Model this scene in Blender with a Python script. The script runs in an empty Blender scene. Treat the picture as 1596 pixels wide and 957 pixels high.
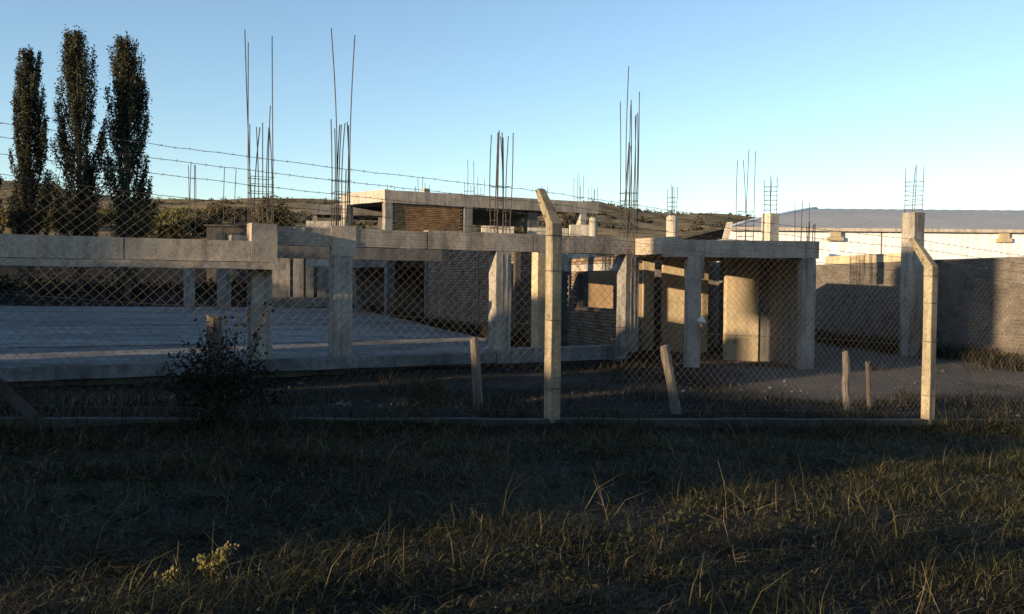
import bpy, math, random
import numpy as np
from mathutils import Vector, Matrix, noise as mnoise

random.seed(7)
rng = np.random.default_rng(7)
R = math.radians
SC = bpy.context.scene
COL = SC.collection

# ------------------------------------------------------------------ camera, sky, sun, exposure
IW, IH, FPX, HZ, ROLL, EYE = 1596., 957., 1382., 440., 0.5, 1.6
PITCH = math.atan((IH / 2 - HZ) / FPX)
SUN_AZ, SUN_EL = 35.0, 9.0          # light travels to the right and away from the viewer
EXPOSURE = 1.06
SKY_STRENGTH = 0.13
SUN_STRENGTH = 5.0

cam_d = bpy.data.cameras.new('camera')
cam_d.sensor_width = 36.0
cam_d.lens = 36.0 * FPX / IW
cam_d.clip_start = 0.05
cam_d.clip_end = 6000
cam = bpy.data.objects.new('camera', cam_d)
COL.objects.link(cam)
cam.matrix_world = Matrix.Translation((0, 0, EYE)) @ Matrix.Rotation(R(90) - PITCH, 4, 'X') @ Matrix.Rotation(R(ROLL), 4, 'Z')
SC.camera = cam

world = bpy.data.worlds.new('World')
SC.world = world
world.use_nodes = True
wn = world.node_tree
wn.nodes.clear()
wo = wn.nodes.new('ShaderNodeOutputWorld')
wb = wn.nodes.new('ShaderNodeBackground')
sky = wn.nodes.new('ShaderNodeTexSky')
sky.sky_type = 'NISHITA'
sky.sun_disc = False
sky.sun_elevation = R(SUN_EL)
sky.sun_rotation = R(270 - SUN_AZ)
sky.altitude = 800
sky.air_density = 1.0
sky.dust_density = 0.4
sky.ozone_density = 1.7
wb.inputs['Strength'].default_value = SKY_STRENGTH
wn.links.new(sky.outputs[0], wb.inputs[0])
wn.links.new(wb.outputs[0], wo.inputs[0])

sun_d = bpy.data.lights.new('sun', 'SUN')
sun_d.energy = SUN_STRENGTH
sun_d.angle = R(0.6)
sun_d.color = (1.0, 0.74, 0.44)
sun = bpy.data.objects.new('sun', sun_d)
COL.objects.link(sun)
T2 = np.array([math.cos(R(SUN_AZ)), math.sin(R(SUN_AZ))])     # along the light
R2 = np.array([T2[1], -T2[0]])                                # across the light
sd = Vector((T2[0] * math.cos(R(SUN_EL)), T2[1] * math.cos(R(SUN_EL)), -math.sin(R(SUN_EL))))
sun.rotation_euler = sd.to_track_quat('-Z', 'Y').to_euler()
sun.location = (-30, -20, 20)

SC.view_settings.view_transform = 'Standard'
SC.view_settings.look = 'None'
SC.view_settings.exposure = EXPOSURE
SC.view_settings.gamma = 1.0
SC.view_settings.use_curve_mapping = False
SC.cycles.max_bounces = 6
SC.cycles.diffuse_bounces = 3

# ------------------------------------------------------------------ surveying helpers
_c, _s = math.cos(R(ROLL)), math.sin(R(ROLL))
FWD = np.array([0, math.cos(PITCH), -math.sin(PITCH)])
UP0 = np.array([0, math.sin(PITCH), math.cos(PITCH)])
RT0 = np.array([1., 0, 0])
RT, UP = _c * RT0 + _s * UP0, -_s * RT0 + _c * UP0
EYEP = np.array([0, 0, EYE])


def ray(px, py):
    return FWD + RT * (px - IW / 2) / FPX - UP * (py - IH / 2) / FPX


def at(px, py, Y):
    d = ray(px, py)
    return EYEP + d * Y / d[1]


class Frame:
    """a local survey frame: a = along, b = towards the viewer, z = up"""
    def __init__(self, O, ang):
        self.O = np.array([O[0], O[1], 0.])
        self.ang = ang
        self.A = np.array([math.cos(R(ang)), math.sin(R(ang)), 0])
        self.N = np.array([math.sin(R(ang)), -math.cos(R(ang)), 0])

    def p(self, a, b, z):
        return self.O + self.A * a + self.N * b + np.array([0, 0, z])

    def hit(self, px, py, b=0.0):
        d = ray(px, py)
        t = np.dot(self.N, self.O + self.N * b - EYEP) / np.dot(self.N, d)
        q = EYEP + d * t
        return float(np.dot(q - self.O, self.A)), float(q[2])


# ------------------------------------------------------------------ materials
MATS = {}


def new_mat(name):
    m = bpy.data.materials.new(name)
    m.use_nodes = True
    nt = m.node_tree
    b = nt.nodes['Principled BSDF']
    MATS[name] = m
    return m, nt, b


def nd(nt, t, **kw):
    n = nt.nodes.new(t)
    for k, v in kw.items():
        setattr(n, k, v)
    return n


def ramp(nt, fac, stops):
    r = nd(nt, 'ShaderNodeValToRGB')
    el = r.color_ramp.elements
    while len(el) > 1:
        el.remove(el[-1])
    el[0].position, el[0].color = stops[0][0], (*stops[0][1], 1)
    for p, c in stops[1:]:
        e = el.new(p)
        e.color = (*c, 1)
    nt.links.new(fac, r.inputs[0])
    return r.outputs[0]


def pos_noise(nt, scale, detail=4, rough=0.6, stretch=(1, 1, 1)):
    g = nd(nt, 'ShaderNodeNewGeometry')
    mp = nd(nt, 'ShaderNodeMapping')
    mp.inputs['Scale'].default_value = stretch
    nt.links.new(g.outputs['Position'], mp.inputs[0])
    n = nd(nt, 'ShaderNodeTexNoise')
    n.inputs['Scale'].default_value = scale
    n.inputs['Detail'].default_value = detail
    n.inputs['Roughness'].default_value = rough
    nt.links.new(mp.outputs[0], n.inputs['Vector'])
    return n.outputs['Fac']


def mixc(nt, fac, a, b, blend='MIX'):
    m = nd(nt, 'ShaderNodeMix', data_type='RGBA', blend_type=blend)
    for sock, v in ((m.inputs[0], fac), (m.inputs[6], a), (m.inputs[7], b)):
        if isinstance(v, bpy.types.NodeSocket):
            nt.links.new(v, sock)
        elif isinstance(v, (int, float)):
            sock.default_value = v
        else:
            sock.default_value = (*v, 1)
    return m.outputs[2]


def bump(nt, bsdf, h, strength, dist=0.02):
    bp = nd(nt, 'ShaderNodeBump')
    bp.inputs['Strength'].default_value = strength
    bp.inputs['Distance'].default_value = dist
    nt.links.new(h, bp.inputs['Height'])
    nt.links.new(bp.outputs[0], bsdf.inputs['Normal'])


def concrete(name, c, var=0.35, boards=0.0, rough=0.9, stain=0.6):
    m, nt, b = new_mat(name)
    dark = tuple(x * (1 - var) for x in c)
    lite = tuple(min(1, x * (1 + var * .7)) for x in c)
    n1 = pos_noise(nt, 1.6, 6, .65)
    n2 = pos_noise(nt, 30, 4, .7)
    n3 = pos_noise(nt, 4.5, 5, .65, (1, 1, .10))
    col = ramp(nt, n1, [(.3, dark), (.5, c), (.7, lite)])
    st = ramp(nt, n3, [(.34, (.38, .36, .34)), (.54, (1, 1, 1))])
    col = mixc(nt, stain, col, st, 'MULTIPLY')
    gr = ramp(nt, n2, [(.3, (.6, .6, .6)), (.5, (.95, .95, .95)), (.7, (1.25, 1.25, 1.25))])
    col = mixc(nt, .9, col, gr, 'MULTIPLY')
    n4 = pos_noise(nt, 9, 5, .75)
    pit = ramp(nt, n4, [(.33, (.42, .4, .38)), (.42, (1, 1, 1)), (.66, (1, 1, 1)), (.74, (1.3, 1.28, 1.25))])
    col = mixc(nt, .85, col, pit, 'MULTIPLY')
    oi = nd(nt, 'ShaderNodeObjectInfo')
    col = mixc(nt, 1.0, col, ramp(nt, oi.outputs['Random'], [(0, (.84, .85, .87)), (.5, (1.04, 1.03, 1.02)), (1, (1.2, 1.17, 1.12))]), 'MULTIPLY')
    h = n2
    if boards:
        g = nd(nt, 'ShaderNodeNewGeometry')
        sx = nd(nt, 'ShaderNodeSeparateXYZ')
        nt.links.new(g.outputs['Position'], sx.inputs[0])
        ml = nd(nt, 'ShaderNodeMath', operation='MULTIPLY')
        ml.inputs[1].default_value = 1 / boards
        nt.links.new(sx.outputs[2], ml.inputs[0])
        fr = nd(nt, 'ShaderNodeMath', operation='FRACT')
        nt.links.new(ml.outputs[0], fr.inputs[0])
        ln = ramp(nt, fr.outputs[0], [(0, (.5, .5, .5)), (.12, (1, 1, 1)), (.5, (.9, .9, .9)), (.93, (1.05, 1.05, 1.05)), (1, (.62, .62, .62))])
        col = mixc(nt, .8, col, ln, 'MULTIPLY')
    nt.links.new(col, b.inputs['Base Color'])
    b.inputs['Roughness'].default_value = rough
    b.inputs['Specular IOR Level'].default_value = .25
    bump(nt, b, h, .3, .006)
    return m


def island_mat(name, stops, rough=.9, spec=.2, trans=0.0, use_obj=False, nscale=0, sub=0.0):
    m, nt, b = new_mat(name)
    g = nd(nt, 'ShaderNodeNewGeometry')
    f = g.outputs['Random Per Island']
    if use_obj:
        oi = nd(nt, 'ShaderNodeObjectInfo')
        ad = nd(nt, 'ShaderNodeMath', operation='ADD')
        nt.links.new(f, ad.inputs[0])
        nt.links.new(oi.outputs['Random'], ad.inputs[1])
        fr = nd(nt, 'ShaderNodeMath', operation='FRACT')
        nt.links.new(ad.outputs[0], fr.inputs[0])
        f = fr.outputs[0]
    col = ramp(nt, f, stops)
    if nscale:
        n = pos_noise(nt, nscale, 4, .65)
        col = mixc(nt, .8, col, ramp(nt, n, [(.3, (.55, .55, .55)), (.7, (1.15, 1.15, 1.15))]), 'MULTIPLY')
        nl_ = pos_noise(nt, 1.1, 5, .7)
        col = mixc(nt, .9, col, ramp(nt, nl_, [(.34, (.5, .5, .52)), (.5, (1, 1, 1)), (.68, (1.35, 1.3, 1.22))]), 'MULTIPLY')
        bump(nt, b, n, .4, .01)
    nt.links.new(col, b.inputs['Base Color'])
    b.inputs['Roughness'].default_value = rough
    b.inputs['Specular IOR Level'].default_value = spec
    if trans:
        tr = nd(nt, 'ShaderNodeBsdfTranslucent')
        nt.links.new(col, tr.inputs[0])
        mx = nd(nt, 'ShaderNodeMixShader')
        mx.inputs[0].default_value = trans
        nt.links.new(b.outputs[0], mx.inputs[1])
        nt.links.new(tr.outputs[0], mx.inputs[2])
        nt.links.new(mx.outputs[0], nt.nodes['Material Output'].inputs[0])
    return m


def plain(name, c, rough=.8, metal=0.0, var=.25, scale=6, stretch=(1, 1, 1), bstr=.3, spec=.3):
    m, nt, b = new_mat(name)
    n = pos_noise(nt, scale, 5, .65, stretch)
    col = ramp(nt, n, [(.3, tuple(x * (1 - var) for x in c)), (.7, tuple(min(1, x * (1 + var)) for x in c))])
    nt.links.new(col, b.inputs['Base Color'])
    b.inputs['Roughness'].default_value = rough
    b.inputs['Metallic'].default_value = metal
    b.inputs['Specular IOR Level'].default_value = spec
    if bstr:
        bump(nt, b, n, bstr, .01)
    return m


concrete('beam_concrete', (.37, .315, .26), boards=.14)
concrete('column_concrete', (.25, .235, .215), stain=.9)
concrete('deck_concrete', (.36, .305, .25), var=.3)
concrete('slab_concrete', (.185, .185, .185), var=.55)
_nt = MATS['slab_concrete'].node_tree
_b = _nt.nodes['Principled BSDF']
_src = _b.inputs['Base Color'].links[0].from_socket
_nb = pos_noise(_nt, .8, 6, .68, (.28, .62, 1))
_nt.links.new(mixc(_nt, .9, _src, ramp(_nt, _nb, [(.36, (.5, .5, .5)), (.5, (.9, .9, .9)), (.64, (1.2, 1.2, 1.2))]), 'MULTIPLY'), _b.inputs['Base Color'])
concrete('post_concrete', (.33, .28, .195), var=.45, stain=.8)
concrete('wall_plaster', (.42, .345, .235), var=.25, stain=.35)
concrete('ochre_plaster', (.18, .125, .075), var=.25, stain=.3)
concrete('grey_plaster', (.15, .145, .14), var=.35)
concrete('pale_plaster', (.40, .37, .32), var=.2)
concrete('kerb_concrete', (.06, .057, .053), var=.3)
concrete('white_wall', (.80, .82, .85), var=.06, stain=.35)
BR = [(0, (.15, .10, .07)), (.3, (.22, .155, .105)), (.6, (.27, .20, .14)), (.85, (.18, .14, .11)), (1, (.33, .245, .165))]
island_mat('brick_clay', BR, use_obj=True, nscale=14)
island_mat('brick_orange', [(0, (.30, .16, .07)), (.5, (.37, .21, .095)), (1, (.27, .15, .075))], use_obj=True, nscale=14)
plain('mortar_grey', (.115, .10, .088), var=.35, scale=3)
island_mat('brick_grey', [(0, (.115, .10, .085)), (.5, (.14, .122, .103)), (1, (.165, .142, .12))], use_obj=True, nscale=14)
plain('mortar', (.055, .05, .045), var=.35, scale=12)
plain('rebar_steel', (.060, .05, .045), rough=.75, metal=.2, var=.4, scale=9, bstr=0)
plain('galvanised_wire', (.085, .078, .07), rough=.6, metal=.2, var=.2, scale=3, bstr=0)
plain('barbed_steel', (.10, .095, .09), rough=.6, metal=.4, bstr=0)
plain('weathered_wood', (.14, .12, .10), var=.45, scale=14, stretch=(3, 3, .3), bstr=.8)
plain('dark_wood', (.085, .07, .055), var=.4, scale=14, stretch=(3, 3, .3), bstr=.8)
plain('bark', (.07, .055, .042), var=.4, scale=12, stretch=(2, 2, .4), bstr=.8)
plain('white_plastic', (.62, .62, .6), rough=.5, var=.1, bstr=0)
plain('house_wall', (.4, .36, .3), var=.1)
plain('house_roof', (.2, .11, .08), var=.2)
plain('glass_pane', (.03, .035, .04), rough=.1, var=.05, bstr=0, spec=.6)
plain('rubble', (.07, .067, .064), var=.5, scale=9, bstr=.8)
m, nt, b = new_mat('roof_metal')
n = pos_noise(nt, .5, 4, .6)
nt.links.new(ramp(nt, n, [(.3, (.27, .27, .265)), (.7, (.34, .335, .325))]), b.inputs['Base Color'])
b.inputs['Roughness'].default_value = .6
b.inputs['Metallic'].default_value = .15
LEAFMAT = {
    'poplar_leaf': [(0, (.016, .021, .012)), (.55, (.029, .034, .019)), (.88, (.055, .053, .028)), (1, (.12, .088, .045))],
    'shrub_leaf': [(0, (.006, .008, .005)), (.6, (.011, .013, .008)), (.93, (.022, .022, .013)), (1, (.06, .055, .035))],
    'yellow_leaf': [(0, (.025, .022, .010)), (.5, (.045, .038, .015)), (1, (.08, .065, .028))],
    'field_leaf': [(0, (.07, .066, .022)), (.5, (.12, .105, .036)), (1, (.17, .14, .055))],
    'olive_leaf': [(0, (.045, .04, .018)), (.5, (.09, .075, .032)), (1, (.13, .10, .045))],
    'weed_leaf': [(0, (.10, .095, .03)), (.5, (.16, .15, .05)), (1, (.22, .2, .08))],
    'flower_head': [(0, (.20, .155, .07)), (1, (.32, .25, .13))],
    'scrub': [(0, (.03, .028, .02)), (1, (.07, .058, .035))],
    'grass_blade': [(0, (.008, .009, .005)), (.42, (.017, .018, .008)), (.68, (.052, .050, .019)), (.91, (.115, .102, .040)), (1, (.23, .185, .10))],
    'straw': [(0, (.02, .018, .012)), (.5, (.05, .043, .026)), (.85, (.10, .082, .048)), (1, (.2, .165, .1))],
    'verge_leaf': [(0, (.012, .017, .008)), (.6, (.024, .030, .012)), (1, (.05, .052, .02))],
    'dry_stem': [(0, (.09, .075, .05)), (1, (.2, .165, .11))],
    'weeds_blade': [(0, (.010, .010, .007)), (.5, (.022, .021, .013)), (.85, (.05, .045, .028)), (1, (.12, .10, .065))],
}
for k, v in LEAFMAT.items():
    island_mat(k, v, rough=.7, trans=.25)

# ground
m, nt, b = new_mat('ground_soil')
n1 = pos_noise(nt, .35, 6, .6)
n2 = pos_noise(nt, 5, 6, .7)
n3 = pos_noise(nt, 60, 3, .7)
base = ramp(nt, n1, [(.35, (.012, .011, .009)), (.6, (.026, .023, .019))])
base = mixc(nt, .85, base, ramp(nt, n2, [(.3, (.5, .5, .5)), (.7, (1.4, 1.4, 1.4))]), 'MULTIPLY')
base = mixc(nt, .8, base, ramp(nt, n3, [(.3, (.55, .55, .55)), (.7, (1.3, 1.3, 1.3))]), 'MULTIPLY')
# bare pale dirt of the yard (its own colour, by place) and dry hill grass
at_dirt = nd(nt, 'ShaderNodeAttribute', attribute_name='dirt')
at_hill = nd(nt, 'ShaderNodeAttribute', attribute_name='hill')
dirt = mixc(nt, 1.0, (.12, .108, .095), ramp(nt, n2, [(.3, (.6, .6, .6)), (.7, (1.15, 1.15, 1.15))]), 'MULTIPLY')
nh = pos_noise(nt, .02, 6, .65)
nh2 = pos_noise(nt, .16, 5, .7)
hill = ramp(nt, nh, [(.35, (.165, .125, .068)), (.5, (.22, .165, .09)), (.65, (.26, .19, .108))])
hill = mixc(nt, .85, hill, ramp(nt, nh2, [(.42, (.36, .38, .34)), (.55, (1, 1, 1)), (.75, (1.1, 1.05, 1))]), 'MULTIPLY')
base = mixc(nt, at_dirt.outputs['Fac'], base, dirt)
base = mixc(nt, at_hill.outputs['Fac'], base, hill)
nt.links.new(base, b.inputs['Base Color'])
b.inputs['Roughness'].default_value = 1
b.inputs['Specular IOR Level'].default_value = .05
bump(nt, b, n2, .7, .06)


# ------------------------------------------------------------------ mesh helpers
def root_of(o):
    while o.parent:
        o = o.parent
    return o


def link(name, verts, faces, mat, parent=None, loc=None, smooth=False, label=None, kind=None):
    me = bpy.data.meshes.new(name)
    v = np.asarray(verts, dtype=np.float64).reshape(-1, 3)
    off = np.zeros(3)
    if parent is not None:
        off = np.array(root_of(parent).location)
    elif loc is not None:
        off = np.array(loc, dtype=float)
    v = v - off
    if isinstance(faces, np.ndarray):
        k = faces.shape[1]
        nf = len(faces)
        me.vertices.add(len(v))
        me.vertices.foreach_set('co', v.astype(np.float32).ravel())
        me.loops.add(nf * k)
        me.loops.foreach_set('vertex_index', faces.astype(np.int32).ravel())
        me.polygons.add(nf)
        me.polygons.foreach_set('loop_start', np.arange(0, nf * k, k, dtype=np.int32))
        me.update(calc_edges=True)
        me.validate()
    else:
        me.from_pydata([tuple(x) for x in v], [], faces)
        me.update()
    if smooth:
        me.polygons.foreach_set('use_smooth', [True] * len(me.polygons))
    me.materials.append(MATS[mat])
    o = bpy.data.objects.new(name, me)
    COL.objects.link(o)
    if parent is not None:
        o.parent = parent
    elif loc is not None:
        o.location = loc
    if label:
        o['label'] = label
    if kind:
        o['kind'] = kind
    return o


def thing(name, label, cat, loc, group=None):
    o = bpy.data.objects.new(name, None)
    o.empty_display_size = .2
    COL.objects.link(o)
    o.location = tuple(float(x) for x in loc)
    o['label'] = label
    o['category'] = cat
    if group:
        o['group'] = group
    return o


def tag(o, label, cat, group=None):
    o['label'] = label
    o['category'] = cat
    if group:
        o['group'] = group
    return o


class MB:
    def __init__(self):
        self.v = []
        self.f = []

    def add(self, verts, faces):
        n = len(self.v)
        self.v.extend([np.asarray(x, float) for x in verts])
        self.f.extend([tuple(i + n for i in f) for f in faces])

    def hexa(self, c):
        """8 corners: 4 bottom ccw, 4 top ccw"""
        self.add(c, [(3, 2, 1, 0), (4, 5, 6, 7), (0, 1, 5, 4), (1, 2, 6, 5), (2, 3, 7, 6), (3, 0, 4, 7)])

    def box(self, fr, a0, a1, b0, b1, z0, z1, rough=.006, seg=.45):
        """box in a survey frame whose edges waver like cast concrete"""
        na = max(1, int((a1 - a0) / seg))
        nb = max(1, int((b1 - b0) / seg))
        nz = max(1, int((z1 - z0) / seg))
        idx = {}

        def vid(i, j, k):
            key = (i, j, k)
            if key not in idx:
                p = fr.p(a0 + (a1 - a0) * i / na, b0 + (b1 - b0) * j / nb, z0 + (z1 - z0) * k / nz)
                if rough:
                    q = Vector(p * 2.3)
                    p = p + np.array(mnoise.noise_vector(q)) * rough + np.array(mnoise.noise_vector(q * 4.1)) * rough * .6
                idx[key] = len(self.v)
                self.v.append(p)
            return idx[key]
        for i in range(na):
            for k in range(nz):
                self.f.append((vid(i, nb, k), vid(i + 1, nb, k), vid(i + 1, nb, k + 1), vid(i, nb, k + 1)))
                self.f.append((vid(i + 1, 0, k), vid(i, 0, k), vid(i, 0, k + 1), vid(i + 1, 0, k + 1)))
        for j in range(nb):
            for k in range(nz):
                self.f.append((vid(0, j, k), vid(0, j + 1, k), vid(0, j + 1, k + 1), vid(0, j, k + 1)))
                self.f.append((vid(na, j + 1, k), vid(na, j, k), vid(na, j, k + 1), vid(na, j + 1, k + 1)))
        for i in range(na):
            for j in range(nb):
                self.f.append((vid(i, j, nz), vid(i, j + 1, nz), vid(i + 1, j + 1, nz), vid(i + 1, j, nz)))
                self.f.append((vid(i, j, 0), vid(i + 1, j, 0), vid(i + 1, j + 1, 0), vid(i, j + 1, 0)))
        # frame axes A, N, up are left-handed seen from above: flip
        return self

    def tube(self, pts, rad, n=6, cap=True):
        pts = [np.asarray(p, float) for p in pts]
        if np.isscalar(rad):
            rad = [rad] * len(pts)
        base = len(self.v)
        for i, p in enumerate(pts):
            d = pts[min(i + 1, len(pts) - 1)] - pts[max(i - 1, 0)]
            d = d / (np.linalg.norm(d) + 1e-9)
            h = np.array([1., 0, 0]) if abs(d[0]) < .8 else np.array([0, 1., 0])
            u = np.cross(d, h); u /= np.linalg.norm(u)
            w = np.cross(d, u)
            for k in range(n):
                t = 2 * math.pi * k / n
                self.v.append(p + (u * math.cos(t) + w * math.sin(t)) * rad[i])
        for i in range(len(pts) - 1):
            for k in range(n):
                a = base + i * n + k
                c = base + i * n + (k + 1) % n
                self.f.append((a, c, c + n, a + n))
        if cap:
            self.f.append(tuple(base + k for k in range(n))[::-1])
            self.f.append(tuple(base + (len(pts) - 1) * n + k for k in range(n)))
        return self

    def build(self, name, mat, parent=None, loc=None, **kw):
        return link(name, self.v, self.f, mat, parent, loc, **kw)


def fix_normals(o):
    import bmesh
    bm = bmesh.new()
    bm.from_mesh(o.data)
    bmesh.ops.recalc_face_normals(bm, faces=bm.faces)
    bm.to_mesh(o.data)
    bm.free()
    return o


def cbox(name, mat, parent, fr, *a, label=None, **kw):
    return fix_normals(MB().box(fr, *a, **kw).build(name, mat, parent, label=label))


WORLD = Frame((0, 0, 0), 0)

# ------------------------------------------------------------------ survey frames
FEN = Frame((.42, 9.06, 0), 26)             # fence line through its middle post
FAC = Frame(at(535, 450, 19), 28)           # front frame of the building
GZ = -.42                                   # yard level by the building


def sstep(e0, e1, x):
    t = np.clip((x - e0) / (e1 - e0), 0, 1)
    return t * t * (3 - 2 * t)


def vnoise(x, y, sc, seed=0):
    """cheap smooth value noise, vectorised"""
    x = np.asarray(x) / sc + seed * 17.3
    y = np.asarray(y) / sc + seed * 9.1
    xi, yi = np.floor(x), np.floor(y)
    fx, fy = x - xi, y - yi
    fx, fy = fx * fx * (3 - 2 * fx), fy * fy * (3 - 2 * fy)

    def h(a, b_):
        s = np.sin(a * 127.1 + b_ * 311.7 + seed * 3.7) * 43758.5453
        return s - np.floor(s)
    return ((h(xi, yi) * (1 - fx) + h(xi + 1, yi) * fx) * (1 - fy) + (h(xi, yi + 1) * (1 - fx) + h(xi + 1, yi + 1) * fx) * fy) * 2 - 1


def fence_base(t):
    return .17 - .061 * np.clip(t, -9, 14)


RIDGE_X = np.array([-700, -330, -250, -180, -110, -60, 0, 58, 88, 110, 131, 165, 220, 400, 800.])
RIDGE_Z = np.array([66, 66, 57, 56, 54.5, 53, 54, 55, 50, 48.5, 50, 46.5, 44, 42, 40.])


def ground_z(x, y):
    x = np.asarray(x, float)
    y = np.asarray(y, float)
    dx, dy = x - FEN.O[0], y - FEN.O[1]
    t = dx * FEN.A[0] + dy * FEN.A[1]
    d = -(dx * FEN.N[0] + dy * FEN.N[1])
    fb = fence_base(t)
    front = fb * np.exp(-np.clip(-d, 0, 99) / 9) + .05 * (1 - np.exp(-np.clip(-d, 0, 99) / 9)) - .10 * sstep(0, -.4, d) * np.exp(-np.clip(-d - .3, 0, 99) / 2.0)
    back = fb + (GZ - fb) * sstep(.3, 6.5, d)
    z = np.where(d < 0, front, back)
    z = z + .035 * vnoise(x, y, .9, 1) + .05 * vnoise(x, y, 2.7, 2) + .012 * vnoise(x, y, .3, 3)
    # earth bank behind the slab, then the rising country
    z = z + .9 * np.exp(-((y - 60) / 5.) ** 2) * sstep(0, -8, x)
    rz = np.interp(x * 600 / np.clip(y, 60, 5000), RIDGE_X, RIDGE_Z)
    k = np.interp(y, [0, 55, 75, 100, 150, 300, 600, 900, 2500], [0, 0, .02, .085, .20, .45, 1, .75, .6])
    far = rz * k * (1 + .10 * sstep(150, 400, y) * vnoise(x, y, 90, 5) * np.where(y < 560, 1, .3)) + sstep(60, 200, y) * 1.3 * vnoise(x, y, 24, 6)
    return z + far


# ------------------------------------------------------------------ ground sheet to the horizon
xs = np.unique(np.concatenate([np.linspace(-14, 16, 151), np.linspace(-60, 60, 161), np.linspace(-260, 260, 105), np.linspace(-3000, 3000, 61)]))
ys = np.unique(np.concatenate([np.linspace(2, 16, 90), np.linspace(0, 60, 121), np.linspace(60, 320, 70), np.linspace(320, 1000, 60), np.linspace(1000, 3500, 12), np.linspace(-300, 0, 25)]))
gx, gy = np.meshgrid(xs, ys)
gz = ground_z(gx, gy)
nx, ny = len(xs), len(ys)
I = np.arange(nx * ny).reshape(ny, nx)
faces = np.stack([I[:-1, :-1], I[:-1, 1:], I[1:, 1:], I[1:, :-1]], -1).reshape(-1, 4)
ground = link('ground', np.stack([gx, gy, gz], -1), faces, 'ground_soil', smooth=True, kind='structure')
fx, fy = gx.ravel(), gy.ravel()
dd = -((fx - FEN.O[0]) * FEN.N[0] + (fy - FEN.O[1]) * FEN.N[1])
dirt_v = sstep(2.2, 4.2, dd) * sstep(3.5, 6.0, fx) * (fy < 45) * .9 + .75 * sstep(3, 5, dd) * (fx < 3.5) * sstep(-.1, .5, vnoise(fx, fy, 2.4, 8)) * (fy < 48) * .4
dirt_v += (dd < -.8) * sstep(.35, .8, vnoise(fx, fy, 1.3, 9)) * .22
hill_v = sstep(92, 125, fy)
for nme, arr in (('dirt', dirt_v), ('hill', hill_v)):
    at_ = ground.data.attributes.new(nme, 'FLOAT', 'POINT')
    at_.data.foreach_set('value', np.clip(arr, 0, 1).astype(np.float32))


# ------------------------------------------------------------------ leaf and blade clouds
def leaf_quads(P, size, flat=0.0, aspect=.55):
    """one small folded-looking leaf quad per point"""
    n = len(P)
    u = rng.normal(size=(n, 3))
    u[:, 2] *= (1 - flat)
    u /= np.linalg.norm(u, axis=1)[:, None]
    w = rng.normal(size=(n, 3))
    w = np.cross(u, w)
    w /= np.linalg.norm(w, axis=1)[:, None] + 1e-9
    s = size * rng.uniform(.6, 1.35, n)[:, None]
    c = [P - u * s, P + w * s * aspect, P + u * s, P - w * s * aspect]
    V = np.stack(c, 1).reshape(-1, 3)
    F = np.arange(4 * n).reshape(n, 4)
    return V, F


def blades(P, h, wdt, lean, curl=.6):
    """grass blades: two quads each, tapering"""
    n = len(P)
    ang = rng.uniform(0, 2 * math.pi, n)
    d = np.stack([np.cos(ang), np.sin(ang), np.zeros(n)], 1)
    s = np.stack([-np.sin(ang + rng.normal(0, .6, n)), np.cos(ang), np.zeros(n)], 1)
    h = h[:, None]
    ln = (lean * rng.uniform(.3, 1.5, n))[:, None]
    up = np.array([0, 0, 1.])
    m1 = P + up * h * .55 + d * h * ln * .35
    m2 = P + up * h * np.clip(1 - .35 * ln * curl, .3, 1) + d * h * ln
    w = (wdt * rng.uniform(.6, 1.4, n))[:, None]
    V = np.stack([P - s * w, P + s * w, m1 + s * w * .75, m1 - s * w * .75, m2 + s * w * .12, m2 - s * w * .12], 1).reshape(-1, 3)
    b_ = np.arange(n)[:, None] * 6
    F = np.concatenate([b_ + np.array([0, 1, 2, 3]), b_ + np.array([3, 2, 4, 5])], 0)
    return V, F


# ------------------------------------------------------------------ steel
def cage(parent, c, z0, w, ang, tops, stirrups=(), rad=.010, lean=.0, name='rebar'):
    """starter bars standing on a column: one mesh per bar, stirrups as one sub-part"""
    fr = Frame(c, ang)
    k = len(tops)
    spots = [(-1, 1), (1, 1), (-1, -1), (1, -1), (0, 1), (0, -1), (-1, 0), (1, 0), (-.8, .9), (.85, -.9), (.4, 1), (-.4, -1)]
    for i, zt in enumerate(tops):
        sa, sb = spots[i % 12]
        L = zt - z0
        la, lb = random.gauss(0, .018) * L + lean * L, random.gauss(0, .018) * L
        pts = []
        ns = max(2, int(L / .5))
        bow = random.gauss(0, .02) * L
        for j in range(ns + 1):
            f = j / ns
            pts.append(fr.p(sa * w / 2 + la * f ** 1.5 + bow * math.sin(f * 3.1) * .5, sb * w / 2 + lb * f ** 1.5, z0 - .05 + (L + .05) * f))
        MB().tube(pts, rad, 5).build(name, 'rebar_steel', parent)
    for z in stirrups:
        e = w / 2 + rad
        q = [fr.p(-e, -e, z + random.gauss(0, .01)), fr.p(e, -e, z + random.gauss(0, .01)), fr.p(e, e, z), fr.p(-e, e, z)]
        MB().tube(q + [q[0]], rad * .6, 4, cap=False).build('stirrup', 'rebar_steel', parent)


def zpix(px, py, Y):
    return float(at(px, py, Y)[2])


# ------------------------------------------------------------------ brickwork
BRICK_ME = {}
for i in range(12):
    L, Hh, D = .235, .062, .05
    q = [Vector((sx * L / 2 + random.gauss(0, .003), sy * D / 2, sz * Hh / 2 + random.gauss(0, .0025))) for sz in (-1, 1) for sx, sy in ((-1, -1), (1, -1), (1, 1), (-1, 1))]
    me = bpy.data.meshes.new('brick')
    me.from_pydata(q, [], [(3, 2, 1, 0), (4, 5, 6, 7), (0, 1, 5, 4), (1, 2, 6, 5), (2, 3, 7, 6), (3, 0, 4, 7)])
    me.update()
    bm_key = ('brick_clay', 'brick_orange', 'brick_grey')[i % 3]
    me.materials.append(MATS[bm_key])
    BRICK_ME.setdefault(bm_key, []).append(me)


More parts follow.
